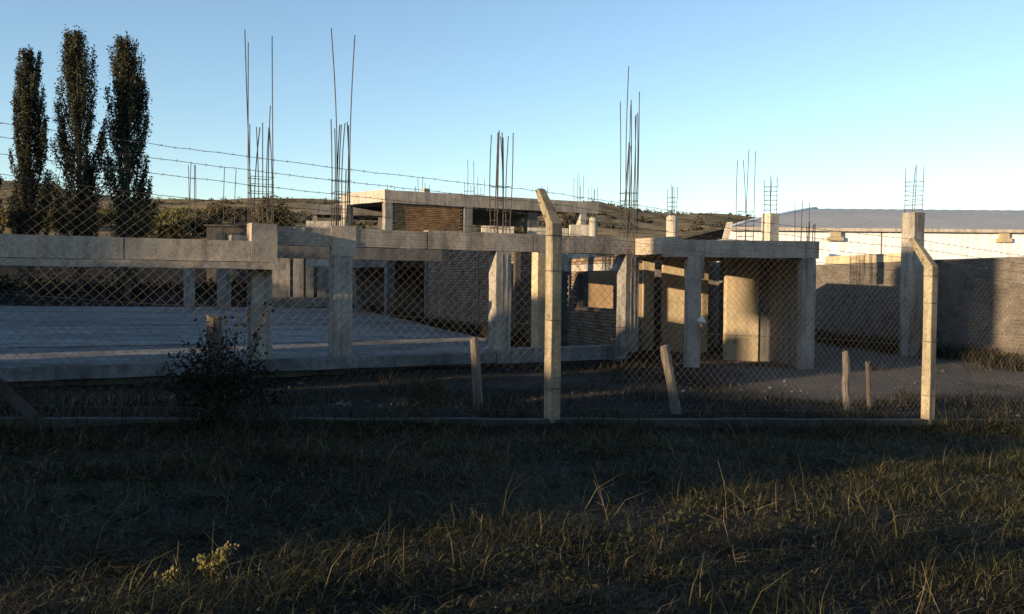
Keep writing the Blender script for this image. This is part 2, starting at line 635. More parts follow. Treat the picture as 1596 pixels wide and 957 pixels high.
def brick_wall(parent, fr, a0, a1, z0, z1, holes=(), thick=.16, limit=300, near='hi', mat='brick_clay', name='brick_wall', joints=.088, proud=.026, a_end=None, core='mortar'):
    """core of mortar with bricks on the face towards the viewer (b = 0 is the face of the mortar)"""
    wall = None
    m = MB()
    cuts_a = sorted({a0, a1, *[h for H in holes for h in H[:2]]})
    cuts_z = sorted({z0, z1, *[h for H in holes for h in H[2:]]})
    for i in range(len(cuts_a) - 1):
        for j in range(len(cuts_z) - 1):
            ca, cz = (cuts_a[i] + cuts_a[i + 1]) / 2, (cuts_z[j] + cuts_z[j + 1]) / 2
            if any(h[0] < ca < h[1] and h[2] < cz < h[3] for h in holes):
                continue
            m.box(fr, cuts_a[i], cuts_a[i + 1], -thick, 0, cuts_z[j], cuts_z[j + 1], rough=0, seg=50)
    wall = fix_normals(m.build(name, core, parent))
    spots = []
    rows = int((z1 - z0) / joints)
    for r in range(rows):
        z = z0 + joints * (r + .5)
        off = .125 if r % 2 else 0
        n = int((a1 - a0) / .25) + 1
        for k in range(n):
            a = a0 + .12 + off + .25 * k
            if a > a1 - .11:
                continue
            if any(h[0] - .1 < a < h[1] + .1 and h[2] - .02 < z < h[3] + .02 for h in holes):
                continue
            spots.append((a, z))
    key = {'hi': lambda s: -s[0], 'lo': lambda s: s[0]}[near]
    spots.sort(key=key)
    off = Vector(root_of(parent).location)
    rz = R(fr.ang)
    for a, z in spots[:limit]:
        o = bpy.data.objects.new('brick', random.choice(BRICK_ME[mat]))
        COL.objects.link(o)
        o.parent = wall
        o.location = Vector(fr.p(a, proud - .025 + random.gauss(0, .003), z + random.gauss(0, .003))) - off
        o.rotation_euler = (0, 0, rz)
    rest = spots[limit:]
    if rest:
        mm = MB()
        for a, z in rest:
            z += random.gauss(0, .003)
            pr = proud + random.gauss(0, .003)
            mm.hexa([fr.p(a - .1175, pr - .05, z - .031), fr.p(a + .1175, pr - .05, z - .031), fr.p(a + .1175, pr, z - .031), fr.p(a - .1175, pr, z - .031),
                     fr.p(a - .1175, pr - .05, z + .031), fr.p(a + .1175, pr - .05, z + .031), fr.p(a + .1175, pr, z + .031), fr.p(a - .1175, pr, z + .031)])
        fix_normals(mm.build('brickwork', mat, wall, kind='stuff'))
    return wall


# ------------------------------------------------------------------ FRONT WING: frame, floor, side wall of brick
front = thing('unfinished_building', 'bare concrete frame of columns and long beam with tall starter bars behind the fence', 'building', FAC.p(3, 0, GZ))
ZB0, ZB1 = 2.33, 2.75
SLAB = -.02
COLS = [0.0, 3.87, 7.55]
# long beam in three pours with open joints between them
joints_a = [-1.95, -1.60, 1.93, 4.66, 7.60]
for i in range(4):
    a0, a1 = joints_a[i] + (.012 if i else 0), joints_a[i + 1] - (.0 if i == 3 else .012)
    cbox('beam', 'beam_concrete', front, FAC, a0, a1, -.34, .02, ZB0 + .004 * (i % 2), ZB1 - .03 * (i == 1) + .012 * (i == 0), rough=.009, seg=.2)
# second, lower beam behind it
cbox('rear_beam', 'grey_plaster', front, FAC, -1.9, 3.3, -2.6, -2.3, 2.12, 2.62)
cbox('cross_beam', 'beam_concrete', front, FAC, 7.62, 7.98, -.3, 1.42, ZB0 - .01, ZB1 - .02, rough=.008, seg=.3, label='sunlit stub of cross beam jutting towards the fence')
for a in COLS:
    c = cbox('column', 'column_concrete', front, FAC, a - .2, a + .2, -.385, .012, -.15, ZB0 - .004, rough=.010, seg=.2)
    # board marks: two shallow vertical ribs left by the shuttering
    for da in (-.05, .08):
        cbox('shutter_rib', 'column_concrete', c, FAC, a + da, a + da + .025, .006, .019, -.0, ZB0 - random.uniform(.02, .1), rough=.003)
# patch of darker render on the beam over the first column
cbox('beam_patch', 'deck_concrete', front, FAC, -.27, .27, .018, .034, ZB0 - .2, ZB1 + .02, rough=.006, seg=.2)
# plinth beam and floor
cbox('plinth_beam', 'slab_concrete', front, FAC, -13, 3.6, -.3, .18, -.27, SLAB, rough=.012, seg=.4)
cbox('plinth_beam', 'slab_concrete', front, FAC, 3.66, 7.36, -.3, .10, -.30, .03, rough=.012, seg=.4)
# floor cast in panels with joints
SE0, SE1 = at(776, 531, 24.2)[:2], np.array([-9.3, 53.])       # right-hand edge of the floor
npan = 7
for i in range(npan):
    f0, f1 = (i / npan) ** 1.7, ((i + 1) / npan) ** 1.7
    lo, hi = FAC.p(-13, -.31, 0), FAC.p(3.6, -.31, 0)
    far_l, far_r = np.array([-48., 50, 0]), np.array([*SE1, 0])
    hi2 = np.array([SE0[0], SE0[1], 0])
    rows = []
    for f in (f0, f1):
        l = lo + (far_l - lo) * f
        r = (hi + (hi2 - hi) * min(f * 12, 1)) if f < 1 / 12 else hi2 + (far_r - hi2) * (f - 1 / 12) / (11 / 12)
        rows.append((l, r))
    d = rows[1][0] - rows[0][0]
    g = .02 / (np.linalg.norm(d) + .01)
    zt = SLAB - .004 - .02 * (i % 2)
    m_ = MB()
    cs = []
    for z in (-.45, zt):
        for l, r, e in ((*rows[0], 0), (*rows[1], 1)):
            pass
    p00, p01 = rows[0]
    p10, p11 = rows[1]
    p10, p11 = p10 - (p10 - p00) * g, p11 - (p11 - p01) * g
    m_.hexa([q + np.array([0, 0, z]) for z in (-.45, zt) for q in (p00, p01, p11, p10)])
    fix_normals(m_.build('floor_panel', 'slab_concrete', front))

# starter bars
def fac_z(a, py, px):
    return FAC.hit(px, py)[1]


for a, px, tops, sts in ((0.0, 545, (45, 55, 183, 190, 192, 190, 200, 188, 195, 262), (1.0, .75, .55, .4, .2)),
                         (3.87, 797, (205, 207, 209, 209, 207, 272, 206, 210, 208, 212), (1.1, .8, .55, .3, .15)),
                         (7.55, 1000, (105, 140, 155, 158, 178, 222, 222, 180, 156, 225, 176), (1.15, .95, .85, .5, .3, .15))):
    zt = [fac_z(a, y, px) for y in tops]
    cage(front, FAC.p(a, -.2, 0), ZB1 - .02, .32, 28, zt, [ZB1 + s for s in sts], rad=.012, lean=(.03 if a > 7 else 0))

# brick side wall running back from the front frame
EDGE = np.array([-.33, .944])
WA = at(842, 540, 22.9)[:2]
SIDE = Frame(WA + EDGE * 26, math.degrees(math.atan2(-EDGE[1], -EDGE[0])) + 360 - 360)   # a runs towards the viewer
# face to the left: normal of this frame must point to -x
if SIDE.N[0] > 0:
    SIDE = Frame(WA, math.degrees(math.atan2(EDGE[1], EDGE[0])))


def side_a(px):
    return SIDE.hit(px, 450)[0]


sa_list = {px: side_a(px) for px in (842, 835, 803, 768, 745, 668, 660, 618, 603, 560)}
a_lo, a_hi = min(sa_list[842], sa_list[668]), max(sa_list[842], sa_list[668])
def span(f, p, q):
    return sorted((f(p), f(q)))


SEGS = [(803, 745, 2.62, 300), (744, 668, 2.9, 300)]
for p_, q_, zt_, lim in SEGS:
    a0, a1 = span(side_a, p_, q_)
    hs_ = [(*span(side_a, 772, 800), .0, 2.12)] if p_ == 803 else []  # opening hidden by the column, added to let sun into the room
    brick_wall(front, SIDE, a0, a1, GZ - .1, zt_, limit=lim, near='hi', holes=hs_)
for px, w, mt, zt_ in ((746, .2, 'grey_plaster', 2.63), (665, .22, 'grey_plaster', 3.3), (603, .7, 'grey_plaster', 3.3), (556, .5, 'grey_plaster', 3.3)):
    a = side_a(px)
    cbox('pier', mt, front, SIDE, a - w / 2, a + w / 2, -.30, .06, GZ - .1, zt_)
pil = Frame(at(842, 450, 23.6), 28)
cbox('pillar', 'wall_plaster', front, pil, -.17, .17, -.17, .17, GZ - .1, 2.6, label='slim sunlit pillar beside the middle fence post')
CW = Frame(at(790, 450, 29.5), 12)
brick_wall(front, CW, 0, CW.hit(846, 450)[0], GZ - .1, 2.7, limit=150)
# dark rooms behind the far openings
a0, a1 = span(side_a, 668, 556)
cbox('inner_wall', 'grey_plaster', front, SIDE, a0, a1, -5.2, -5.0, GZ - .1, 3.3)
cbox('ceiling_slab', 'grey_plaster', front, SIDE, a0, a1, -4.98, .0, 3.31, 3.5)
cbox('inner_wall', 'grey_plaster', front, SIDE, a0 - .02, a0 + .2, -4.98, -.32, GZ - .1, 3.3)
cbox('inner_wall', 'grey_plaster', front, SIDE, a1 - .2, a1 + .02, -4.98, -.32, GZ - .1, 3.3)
# far grey wall with tall slots seen in the first bay
FARW = Frame(at(478, 450, 55), 20)
segs = [(420, 452), (457, 473), (477, 489), (495, 521), (526, 556)]
for p0, p1 in segs:
    a0, a1 = FARW.hit(p0, 450)[0], FARW.hit(p1, 450)[0]
    cbox('wall_panel', 'column_concrete', front, FARW, a0, a1, -.25, 0, -.3, 3.6)
cbox('wall_base', 'column_concrete', front, FARW, FARW.hit(420, 450)[0], FARW.hit(556, 450)[0], -.24, .12, -.5, .55)
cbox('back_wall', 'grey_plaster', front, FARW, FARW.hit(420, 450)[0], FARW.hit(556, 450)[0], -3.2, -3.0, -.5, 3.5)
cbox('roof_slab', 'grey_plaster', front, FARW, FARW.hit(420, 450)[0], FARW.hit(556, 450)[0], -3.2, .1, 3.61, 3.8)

# ------------------------------------------------------------------ WINDOW ROOM wall behind the last front column (belongs to the right wing)
right = thing('unfinished_annex', 'shaded concrete porch frame with dark rooms and one sunlit wall, right of the long beam', 'building', (6, 21, GZ))
W2 = Frame(FAC.p(7.5, -.5, 0), SIDE.ang)


def w2(px, py):
    return W2.hit(px, py)


aL, aR = w2(886, 450)[0], w2(972, 450)[0]
a_near, a_far = max(aL, aR), min(aL, aR)
hj = sorted((w2(901, 450)[0], w2(966, 450)[0]))
hz0, hz1 = .92, 1.93
dl, dr = sorted((w2(876, 450)[0], w2(886, 450)[0]))
brick_wall(right, W2, min(aL, aR), max(aL, aR), GZ - .1, 2.32, holes=[(hj[0], hj[1], hz0, hz1)], limit=300, near='hi' if aR > aL else 'lo')
cbox('lintel', 'pale_plaster', right, W2, min(aL, aR) - .3, max(aL, aR), -.14, .03, 1.935, 2.12, rough=.006)
# room wall seen through that window
q0, q1 = at(905, 450, 28.2), at(1015, 450, 26.0)
RW = Frame(q0, math.degrees(math.atan2(q1[1] - q0[1], q1[0] - q0[0])))
cbox('room_wall', 'ochre_plaster', right, RW, RW.hit(917, 450)[0], RW.hit(1003, 450)[0], -.15, 0, GZ, 2.2, label='ochre plaster wall seen through the window opening')
# walls at the back of the porch
PW = Frame(at(1000, 450, 26.0), 4)
for p0, p1 in ((1003, 1020), (1033, 1086), (1094, 1104)):
    cbox('porch_wall', 'wall_plaster', right, PW, PW.hit(p0, 450)[0], PW.hit(p1, 450)[0], -.2, 0, GZ, 2.32)
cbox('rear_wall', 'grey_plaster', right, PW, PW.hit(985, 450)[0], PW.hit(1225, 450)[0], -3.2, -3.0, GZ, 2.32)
# porch beam, posts, ceiling
PB0, PB1 = at(1036, 450, 21.1), at(1276, 450, 21.3)
POR = Frame(PB0, math.degrees(math.atan2(PB1[1] - PB0[1], PB1[0] - PB0[0])))
La = float(np.dot(PB1 - PB0, POR.A))
zt0, zt1 = zpix(1040, 371, 21.1), zpix(1270, 378, 21.3)
zb0, zb1 = zpix(1040, 398, 21.1), zpix(1270, 405, 21.3)
cbox('porch_beam', 'beam_concrete', right, POR, 0, La, -.32, 0, (zb0 + zb1) / 2, (zt0 + zt1) / 2, rough=.01, seg=.3)
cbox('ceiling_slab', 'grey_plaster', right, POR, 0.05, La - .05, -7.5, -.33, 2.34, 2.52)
for px0, px1, mt in ((1072, 1093, 'column_concrete'), (1250, 1271, 'column_concrete')):
    a0, a1 = POR.hit(px0, 450)[0], POR.hit(px1, 450)[0]
    cbox('post', mt, right, POR, a0, a1, -.31, .012, GZ - .25, (zb0 + zb1) / 2 - .004, rough=.012, seg=.3)
a0, a1 = POR.hit(1074, 450)[0], POR.hit(1095, 450)[0]
cbox('post_collar', 'column_concrete', right, POR, a0 - .04, a1 + .03, -.33, .03, 1.72, (zb0 + zb1) / 2 + .06, rough=.008, seg=.25)
# big sunlit pier wall under the porch
LW = Frame(at(1133, 450, 24.0), 0)
cbox('pier_wall', 'wall_plaster', right, LW, 0, LW.hit(1183, 450)[0], -.35, 0, GZ - .1, 2.33, label='sunlit plastered pier under the porch')
cbox('shaded_wall_part', 'grey_plaster', right, LW, LW.hit(1183, 450)[0] + .004, LW.hit(1262, 450)[0], -.33, -.05, GZ - .1, 2.33)  # shaded right part of the same wall, shade put in as darker plaster
cbox('light_block_wall', 'grey_plaster', right, POR, La - .28, La - .05, -7.4, -.36, GZ - .1, 2.33)  # wall added to keep stray sun off the boundary wall
# white lamp holder on the post
pc = at(1094, 500, 20.9)
m_ = MB()
m_.tube([pc + np.array([-.06, 0, .06]), pc, pc + np.array([.07, -.02, -.06])], [.07, .085, .05], 10)
m_.build('lamp_holder', 'white_plastic', right, smooth=True, label='small white lamp holder on the porch post')
cage(right, POR.p(La - .15, -.15, 0), (zt0 + zt1) / 2 - .02, .14, 0, [zpix(1266, y, 21.3) for y in (346, 348, 352, 350)], rad=.012)
# columns and bars standing on the annex roof
def roof_col(px0, px1, ytop, Y, zbase, rebar_tops, sts, mat='pale_plaster', par=None, ang=28, rnd=False):
    par = par or right
    c = at((px0 + px1) / 2, 400, Y)
    w = (px1 - px0) / FPX * Y * .74
    fr = Frame(c, ang)
    zt = zpix((px0 + px1) / 2, ytop, Y)
    if rnd:
        MB().tube([[c[0], c[1], zbase], [c[0], c[1], zt - .06], [c[0], c[1], zt]], [w * .62, w * .62, w * .45], 14).build('round_column', mat, par, smooth=False)
    else:
        cbox('roof_column', mat, par, fr, -w / 2, w / 2, -w / 2, w / 2, zbase, zt, rough=.01, seg=.2)
    if rebar_tops:
        cage(par, c, zt - .02, w * .72, ang, [zpix(px0, y, Y) for y in rebar_tops], [zt + s for s in sts], rad=.010)


roof_col(1187, 1212, 333, 25.5, 2.525, (274, 276, 280, 278), [.12 + .13 * i for i in range(6)])
roof_col(1037, 1056, 336, 30, 2.3, (289, 291, 293, 290, 292), [.15, .3, .45, .6], rnd=True)
c_ = at(1161, 400, 27)
cage(right, c_, 2.5, .34, 28, [zpix(1161, y, 27) for y in (235, 237, 250, 247)], [2.9 + .16 * i for i in range(5)] + [3.8], rad=.011)
c_ = at(1248, 400, 27.8)
cage(right, c_, 2.5, .26, 28, [zpix(1248, y, 27.8) for y in (314, 316, 315, 318)], [2.9], rad=.011)

# ------------------------------------------------------------------ LEFT DECK with its own column
deck = thing('concrete_deck', 'low concrete deck edge with a projecting lip and end block, left of the long beam', 'building', FAC.p(-4, 0, GZ))
for a0, a1 in ((-14, -8.4), (-8.38, -4.34), (-4.32, -1.99)):
    cbox('deck_beam', 'deck_concrete', deck, FAC, a0, a1, -.2, .25, 1.97, 2.385, rough=.009, seg=.2)
cbox('deck_lip', 'deck_concrete', deck, FAC, -14, -1.32, -.25, .40, 1.82, 1.955, rough=.012, seg=.15)
cbox('end_block', 'deck_concrete', deck, FAC, -1.975, -1.47, -.15, .27, 1.967, 2.745, rough=.012, seg=.2)
cbox('deck_slab', 'grey_plaster', deck, FAC, -14, -1.6, -1.3, -.26, 1.84, 2.1, rough=.006, seg=1.5)
cbox('column', 'column_concrete', deck, FAC, -1.93, -1.51, -.42, 0.0, -.15, 1.815, rough=.014, seg=.3)
for px, Y, w_ in ((295, 47, .25), (349, 48, .33)):
    fr = Frame(at(px, 450, Y), 28)
    cbox('rear_column', 'column_concrete', deck, fr, -w_, w_, -.25, .25, GZ, 3.0, rough=.008)
zt = [FAC.hit(417, y)[1] for y in (52, 58, 63, 160, 193, 196, 194, 196, 200, 195)]
cage(deck, FAC.p(-1.72, -.1, 0), 2.70, .42, 28, zt, [2.75 + s for s in (.35, .5, .65, .8, .95)], rad=.011)
for px, Y, w, tops in ((299, 47, .34, (256, 257, 258, 257)), (357, 48, .6, (262, 264))):
    c = at(px, 400, Y)
    cage(deck, c, 2.98, w, 28, [zpix(px, y, Y) for y in tops], [], rad=.02)

# ------------------------------------------------------------------ REAR UPPER STOREY
rear = thing('upper_storey_frame', 'open upper storey with concrete beam and orange brick infill standing behind the long beam', 'building', at(700, 440, 44))
UP_ = Frame(at(600, 400, 43), 28)


def up(px, py):
    return UP_.hit(px, py)


zu1, zu0 = 6.02, 5.40
aU = [up(p, 320)[0] for p in (600, 722, 738, 932)]
cbox('roof_beam', 'beam_concrete', rear, UP_, 0.02, aU[3], -.4, 0, zu0, zu1, rough=.012, seg=.5)
for p0, p1, d in ((600, 612, .5), (724, 737, .5)):
    a0, a1 = up(p0, 340)[0], up(p1, 340)[0]
    cbox('column', 'column_concrete', rear, UP_, a0 + (.015 if p0 == 600 else 0), a1, -.45, -.012, 2.3, zu0 - .003, rough=.01)
a0, a1 = up(905, 340)[0], up(914, 340)[0]
cbox('column', 'pale_plaster', rear, UP_, a0, a1, -.5, -.012, 2.3, zu0 - .003, rough=.01)
brick_wall(rear, Frame(UP_.p(0, -.12, 0), 28), up(612.5, 340)[0], up(723.5, 340)[0], 2.9, zu0 - .01, mat='brick_orange', limit=300, near='hi')
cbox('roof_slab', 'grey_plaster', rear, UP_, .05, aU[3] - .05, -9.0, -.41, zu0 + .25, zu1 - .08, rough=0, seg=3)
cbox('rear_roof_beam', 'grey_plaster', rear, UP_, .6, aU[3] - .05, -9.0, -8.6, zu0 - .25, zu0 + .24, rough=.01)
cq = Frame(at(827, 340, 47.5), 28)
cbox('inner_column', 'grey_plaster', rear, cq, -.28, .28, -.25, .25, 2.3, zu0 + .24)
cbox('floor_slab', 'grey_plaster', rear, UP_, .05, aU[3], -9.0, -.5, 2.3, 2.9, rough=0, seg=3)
for p0, p1, y, Y in ((751, 801, 352, 41), (824, 886, 354.5, 42), (889, 922, 350, 40.5)):
    fr = Frame(at(p0, y, Y), 12)
    cbox('low_wall', 'pale_plaster', rear, fr, 0, fr.hit(p1, y)[0], -.2, 0, 2.3, fr.hit(p0, y)[1], rough=.015, seg=.4)
# left return of the roof beam, column and canopy
q0, q1 = UP_.p(-.02, 0, 0), at(531, 320, 45.4)
LR = Frame(q1, math.degrees(math.atan2(q0[1] - q1[1], q0[0] - q1[0])))
Ll = float(np.linalg.norm((q0 - q1)[:2]))
cbox('roof_beam', 'pale_plaster', rear, LR, 0, Ll - .004, -.35, 0, 5.45, 6.04, rough=.012, seg=.4)
cbox('column', 'pale_plaster', rear, LR, .05, .5, -.4, -.01, 2.3, 5.44, rough=.01)
CN = Frame(at(484, 330, 48), 10)
cbox('canopy_slab', 'grey_plaster', rear, CN, 0, CN.hit(606, 330)[0], -2.5, 0, CN.hit(484, 334)[1], CN.hit(484, 321)[1] + .1, rough=.01)
cbox('canopy_post', 'grey_plaster', rear, CN, CN.hit(590, 340)[0], CN.hit(600, 340)[0], -.6, -.2, 2.3, CN.hit(484, 334)[1] - .004)
cbox('canopy_post', 'grey_plaster', rear, CN, CN.hit(487, 340)[0], CN.hit(494, 340)[0], -.6, -.2, 2.3, CN.hit(484, 334)[1] - .004)
PN = Frame(at(477, 350, 43.5), 6)
cbox('parapet', 'pale_plaster', rear, PN, 0, PN.hit(531, 350)[0], -.25, 0, 2.3, PN.hit(477, 344)[1], rough=.02, seg=.3)
# block lying on the roof and small starter bars along it
bl = Frame(UP_.p(up(667, 297)[0], -.25, 0), 35)
cbox('loose_block', 'wall_plaster', rear, bl, -.16, .16, -.12, .12, zu1 + .004, zu1 + .2)
for px, tops, b_ in ((607, (289, 291), -.2), (655, (278, 285, 290), -.3), (662, (277, 289), -2.2), (731, (250, 251, 283, 288), -.2), (747, (276, 280, 290, 292), -1.5), (846, (291, 292), -.2), (902, (270, 274, 277, 276, 290), -.25), (924, (291, 293, 293, 296, 294), -.4)):
    a = UP_.hit(px, 300, b_)[0]
    z = [UP_.hit(px, y, b_)[1] for y in tops]
    cage(rear, UP_.p(a, b_, 0), zu1 - .1, .36, 28, z, [zu1 + .2] if len(tops) > 3 else [], rad=.013)
roof_col(917, 931, 339, 38, 2.3, (332, 333), [], par=rear, rnd=True)

# ------------------------------------------------------------------ BOUNDARY WALL, its column
bw = thing('boundary_wall', 'long shaded brick boundary wall running below the white warehouse', 'wall', at(1430, 560, 27))
B0, B1 = at(1262, 528, 33), at(1640, 590, 21.5)
BWF = Frame(B0, math.degrees(math.atan2(B1[1] - B0[1], B1[0] - B0[0])))
if BWF.N[1] > 0:
    pass


def bwh(px, py):
    return BWF.hit(px, py)


L_ = bwh(1640, 450)[0]
prev = -1.0
for px, y in ((1432, 414), (1640, 404)):
    a = bwh(px, 450)[0]
    zt = bwh((1432 if px > 1500 else 1300), y)[1]
    brick_wall(bw, BWF, prev, a, GZ - .3, (2.34 if px < 1500 else 2.32), thick=.2, limit=150, near='hi', mat='brick_grey', core='mortar_grey', proud=.006)
    prev = a + .01
ac = bwh(1432, 450)[0]
cbox('tie_beam', 'wall_plaster', bw, BWF, bwh(1287, 408)[0], ac, -.22, .03, 2.345, 2.62, rough=.01, label='pale sunlit tie beam along the wall top')
cbox('coping', 'grey_plaster', bw, BWF, ac + .01, L_, -.23, .03, 2.325, 2.37, rough=.008)
fc = thing('standing_column', 'tall free grey column with a short rebar cage in front of the boundary wall', 'column', at(1421, 540, 25))
cf = Frame(at(1421, 450, 25), 28)
ztop = zpix(1421, 332, 25)
cbox('shaft', 'column_concrete', fc, cf, -.21, .21, -.21, .21, GZ - .1, ztop, rough=.012, seg=.3)
cage(fc, cf.p(0, 0, 0), ztop - .02, .32, 28, [zpix(1421, y, 25) for y in (258, 260, 261, 259)], [ztop + .1 + .13 * i for i in range(7)], rad=.010, lean=.03)

# ------------------------------------------------------------------ WAREHOUSE
wh = thing('warehouse', 'long white warehouse with curved grey metal roof beyond the boundary wall', 'warehouse', at(1400, 470, 46))
X0 = at(1137, 357, 45)[0]
X1 = 60.
ze = zpix(1400, 357.5, 45)
cbox('wall', 'white_wall', wh, Frame((0, 45, 0), -.4), X0, X1, -.25, 0, GZ - .3, ze - .02, rough=0, seg=3)
cbox('gable_wall', 'white_wall', wh, Frame((X0 + .01, 45.3, 0), 60), 0, 8, -.2, 0, GZ - .3, ze - .02, rough=0, seg=3)
zr = zpix(1450, 329, 55)
# barrel roof as ribbed sheets
XE0, XE1 = X0 - .15, X0 + 7.5
nth = 14
nxr = 260
vv, ff = [], []
for j in range(nth + 1):
    f = j / nth
    yy = 44.75 + 20.5 * f
    h = math.sin(math.pi * f) ** .85
    zz = ze + (zr - ze) * h
    xs0 = XE0 + (XE1 - XE0) * math.sin(math.pi * f)
    for i in range(nxr + 1):
        x = xs0 + (X1 - xs0) * i / nxr
        vv.append((x, yy - x * .0, zz + .012 * math.sin(x * 2 * math.pi / .76)))
for j in range(nth):
    for i in range(nxr):
        a = j * (nxr + 1) + i
        ff.append((a, a + 1, a + nxr + 2, a + nxr + 1))
link('roof', vv, np.array(ff), 'roof_metal', wh, smooth=True)
m_ = MB()
pts = [np.array([XE0 + (XE1 - XE0) * math.sin(math.pi * f) - .04, 44.72 + 20.5 * f, ze + (zr - ze) * math.sin(math.pi * f) ** .85]) for f in np.linspace(0, .5, 12)]
m_.tube(pts, .09, 6)
m_.build('verge_trim', 'white_wall', wh)
cbox('gutter', 'pale_plaster', wh, Frame((0, 44.9, 0), -.4), X0 - .1, X1, -.02, .16, ze - .14, ze + .02, rough=.01, seg=2)
for px in (1372, 1500):
    x = at(px, 380, 45)[0]
    MB().tube([[x, 44.9, GZ], [x, 44.9, ze - .1]], .05, 8).build('downpipe', 'grey_plaster', wh)
for px in (1299, 1560):
    x = at(px, 380, 45)[0]
    fr = Frame((x, 44.98, 0), 0)
    p_ = cbox('pilaster', 'white_wall', wh, fr, -.28, .28, -.02, .10, GZ, ze - .2, rough=.01)
    cbox('bracket', 'wall_plaster', p_, fr, -.4, .4, 0, .3, ze - .62, ze - .42, rough=.02)
    cbox('bracket', 'wall_plaster', p_, fr, -.25, .25, 0, .3, ze - .415, ze - .16, rough=.02)

# ------------------------------------------------------------------ FENCE
fence = thing('chain_link_fence', 'chain link fence on angled concrete posts with three strands of barbed wire', 'fence', (.42, 9.06, fence_base(0)))
SP = 5.57
inw = -FEN.N
PH, AH, AB = 2.0, .37, .27


def post_mesh(t, hgt):
    fr = Frame(FEN.p(t, 0, 0), 31)
    zb = float(fence_base(t))
    m = MB()
    w = .062
    ring = []
    levels = [(zb - .5, 0, 1.0), (zb + .6, 0, 1.0), (zb + 1.2, 0, .98), (zb + hgt, 0, 1.0), (zb + hgt + AH * .5, -AB * .5, .86), (zb + hgt + AH, -AB, .66)]
    for z, b_, s in levels:
        e = w * s
        c = e * .12
        prof = [(-e, -e + c), (-e, e - c), (-e + c, e), (e - c, e), (e, e - c), (e, -e + c), (e - c, -e), (-e + c, -e)]
        ring.append([fr.p(a + random.gauss(0, .002), b2 + b_ + random.gauss(0, .002), z) for a, b2 in prof])
    for r in ring:
        m.v.extend(r)
    for i in range(len(ring) - 1):
        for k in range(8):
            a, c2 = i * 8 + k, i * 8 + (k + 1) % 8
            m.f.append((a, c2, c2 + 8, a + 8))
    m.f.append(tuple(range(8)))
    m.f.append(tuple((len(ring) - 1) * 8 + k for k in range(8)))
    return fix_normals(m.build('post', 'post_concrete', fence)), zb


posts_t = [-SP, 0, SP, 2 * SP]
hs = {-SP: 2.05, 0: 2.03, SP: 2.02, 2 * SP: 2.0}
for t in posts_t:
    po, zb = post_mesh(t, hs[t])
    m = MB()
    for z in (zb + .35, zb + 1.05, zb + 1.55, zb + hs[t] - .12):
        e = .068
        q = [FEN.p(t - e, -e, z), FEN.p(t + e, -e, z + .01), FEN.p(t + e, e, z + .005), FEN.p(t - e, e, z)]
        for i in range(4):
            m.tube([q[i], q[(i + 1) % 4]], .0035, 4)
    for f in (.22, .6, .95):
        z = zb + hs[t] + AH * f
        bb = -AB * f
        e = .055 - .015 * f
        q = [FEN.p(t - e, bb - e, z + .03), FEN.p(t + e, bb - e, z + .03), FEN.p(t + e, bb + e, z - .01), FEN.p(t - e, bb + e, z - .01)]
        for i in range(4):
            m.tube([q[i], q[(i + 1) % 4]], .0035, 4)
    m.build('tie_wire', 'barbed_steel', po)
# brace of the left post
br = MB()
tb = -SP
fr0 = FEN.p(tb + .02, .02, float(fence_base(tb)) + .95)
fr1 = FEN.p(tb + .98, .02, float(fence_base(tb + .98)) - .05)
br.tube([fr0, fr1], .062, 4)
br.build('brace', 'kerb_concrete', fence)
# kerb
cbox('kerb', 'kerb_concrete', fence, FEN, -9, 0, -.07, .07, -.35, -.3, rough=0)
bpy.data.objects.remove(bpy.data.objects['kerb'])
m = MB()
for i in range(48):
    t0, t1 = -9 + i * .5, -9 + (i + 1) * .5
    z0, z1 = float(fence_base(t0)), float(fence_base(t1))
    jz = [.015 * mnoise.noise(Vector((t0 * 1.3, 0, 0))), .015 * mnoise.noise(Vector((t1 * 1.3, 0, 0)))]
    m.hexa([FEN.p(t0, -.06, z0 - .3), FEN.p(t1, -.06, z1 - .3), FEN.p(t1, .06, z1 - .3), FEN.p(t0, .06, z0 - .3),
            FEN.p(t0, -.06, z0 + .036 + jz[0]), FEN.p(t1, -.06, z1 + .036 + jz[1]), FEN.p(t1, .06, z1 + .036 + jz[1]), FEN.p(t0, .06, z0 + .036 + jz[0])])
fix_normals(m.build('kerb', 'kerb_concrete', fence))


def mesh_top(t):
    f = (t / SP) % 1.0
    return 1.95 - .035 * math.sin(math.pi * f)


def fpt(t, hh):
    z = float(fence_base(t)) + hh
    bz = .05 * mnoise.noise(Vector((t * .7, hh * .8, 3))) - .085
    return FEN.p(t, bz, z)


m = MB()
PIT = .092
for fam in (1, -1):
    n = int(24 / PIT)
    for i in range(n):
        t0 = -10.5 + i * PIT
        pts = []
        hb = .06
        top = 1.97
        for j in range(5):
            hh = hb + (top - hb) * j / 4
            t = t0 + fam * (hh - hb) + random.gauss(0, .008) + .05 * mnoise.noise(Vector((t0 * .5, hh * .9, 7)))
            if -9 < t < 13.5:
                hh2 = min(hh, mesh_top(t))
                pts.append(fpt(t, hh2))
        if len(pts) >= 2:
            m.tube(pts, .00125, 3, cap=False)
m.build('chain_mesh', 'galvanised_wire', fence, kind='stuff')
for hh in (.12, 1.0, 1.93):
    m = MB()
    pts = [fpt(t, hh if hh < 1.9 else mesh_top(t)) + np.array([0, 0, .01 * math.sin(t * 2.1)]) for t in np.arange(-9, 13.5, .35)]
    m.tube(pts, .0022, 4, cap=False).build('tension_wire', 'galvanised_wire', fence)
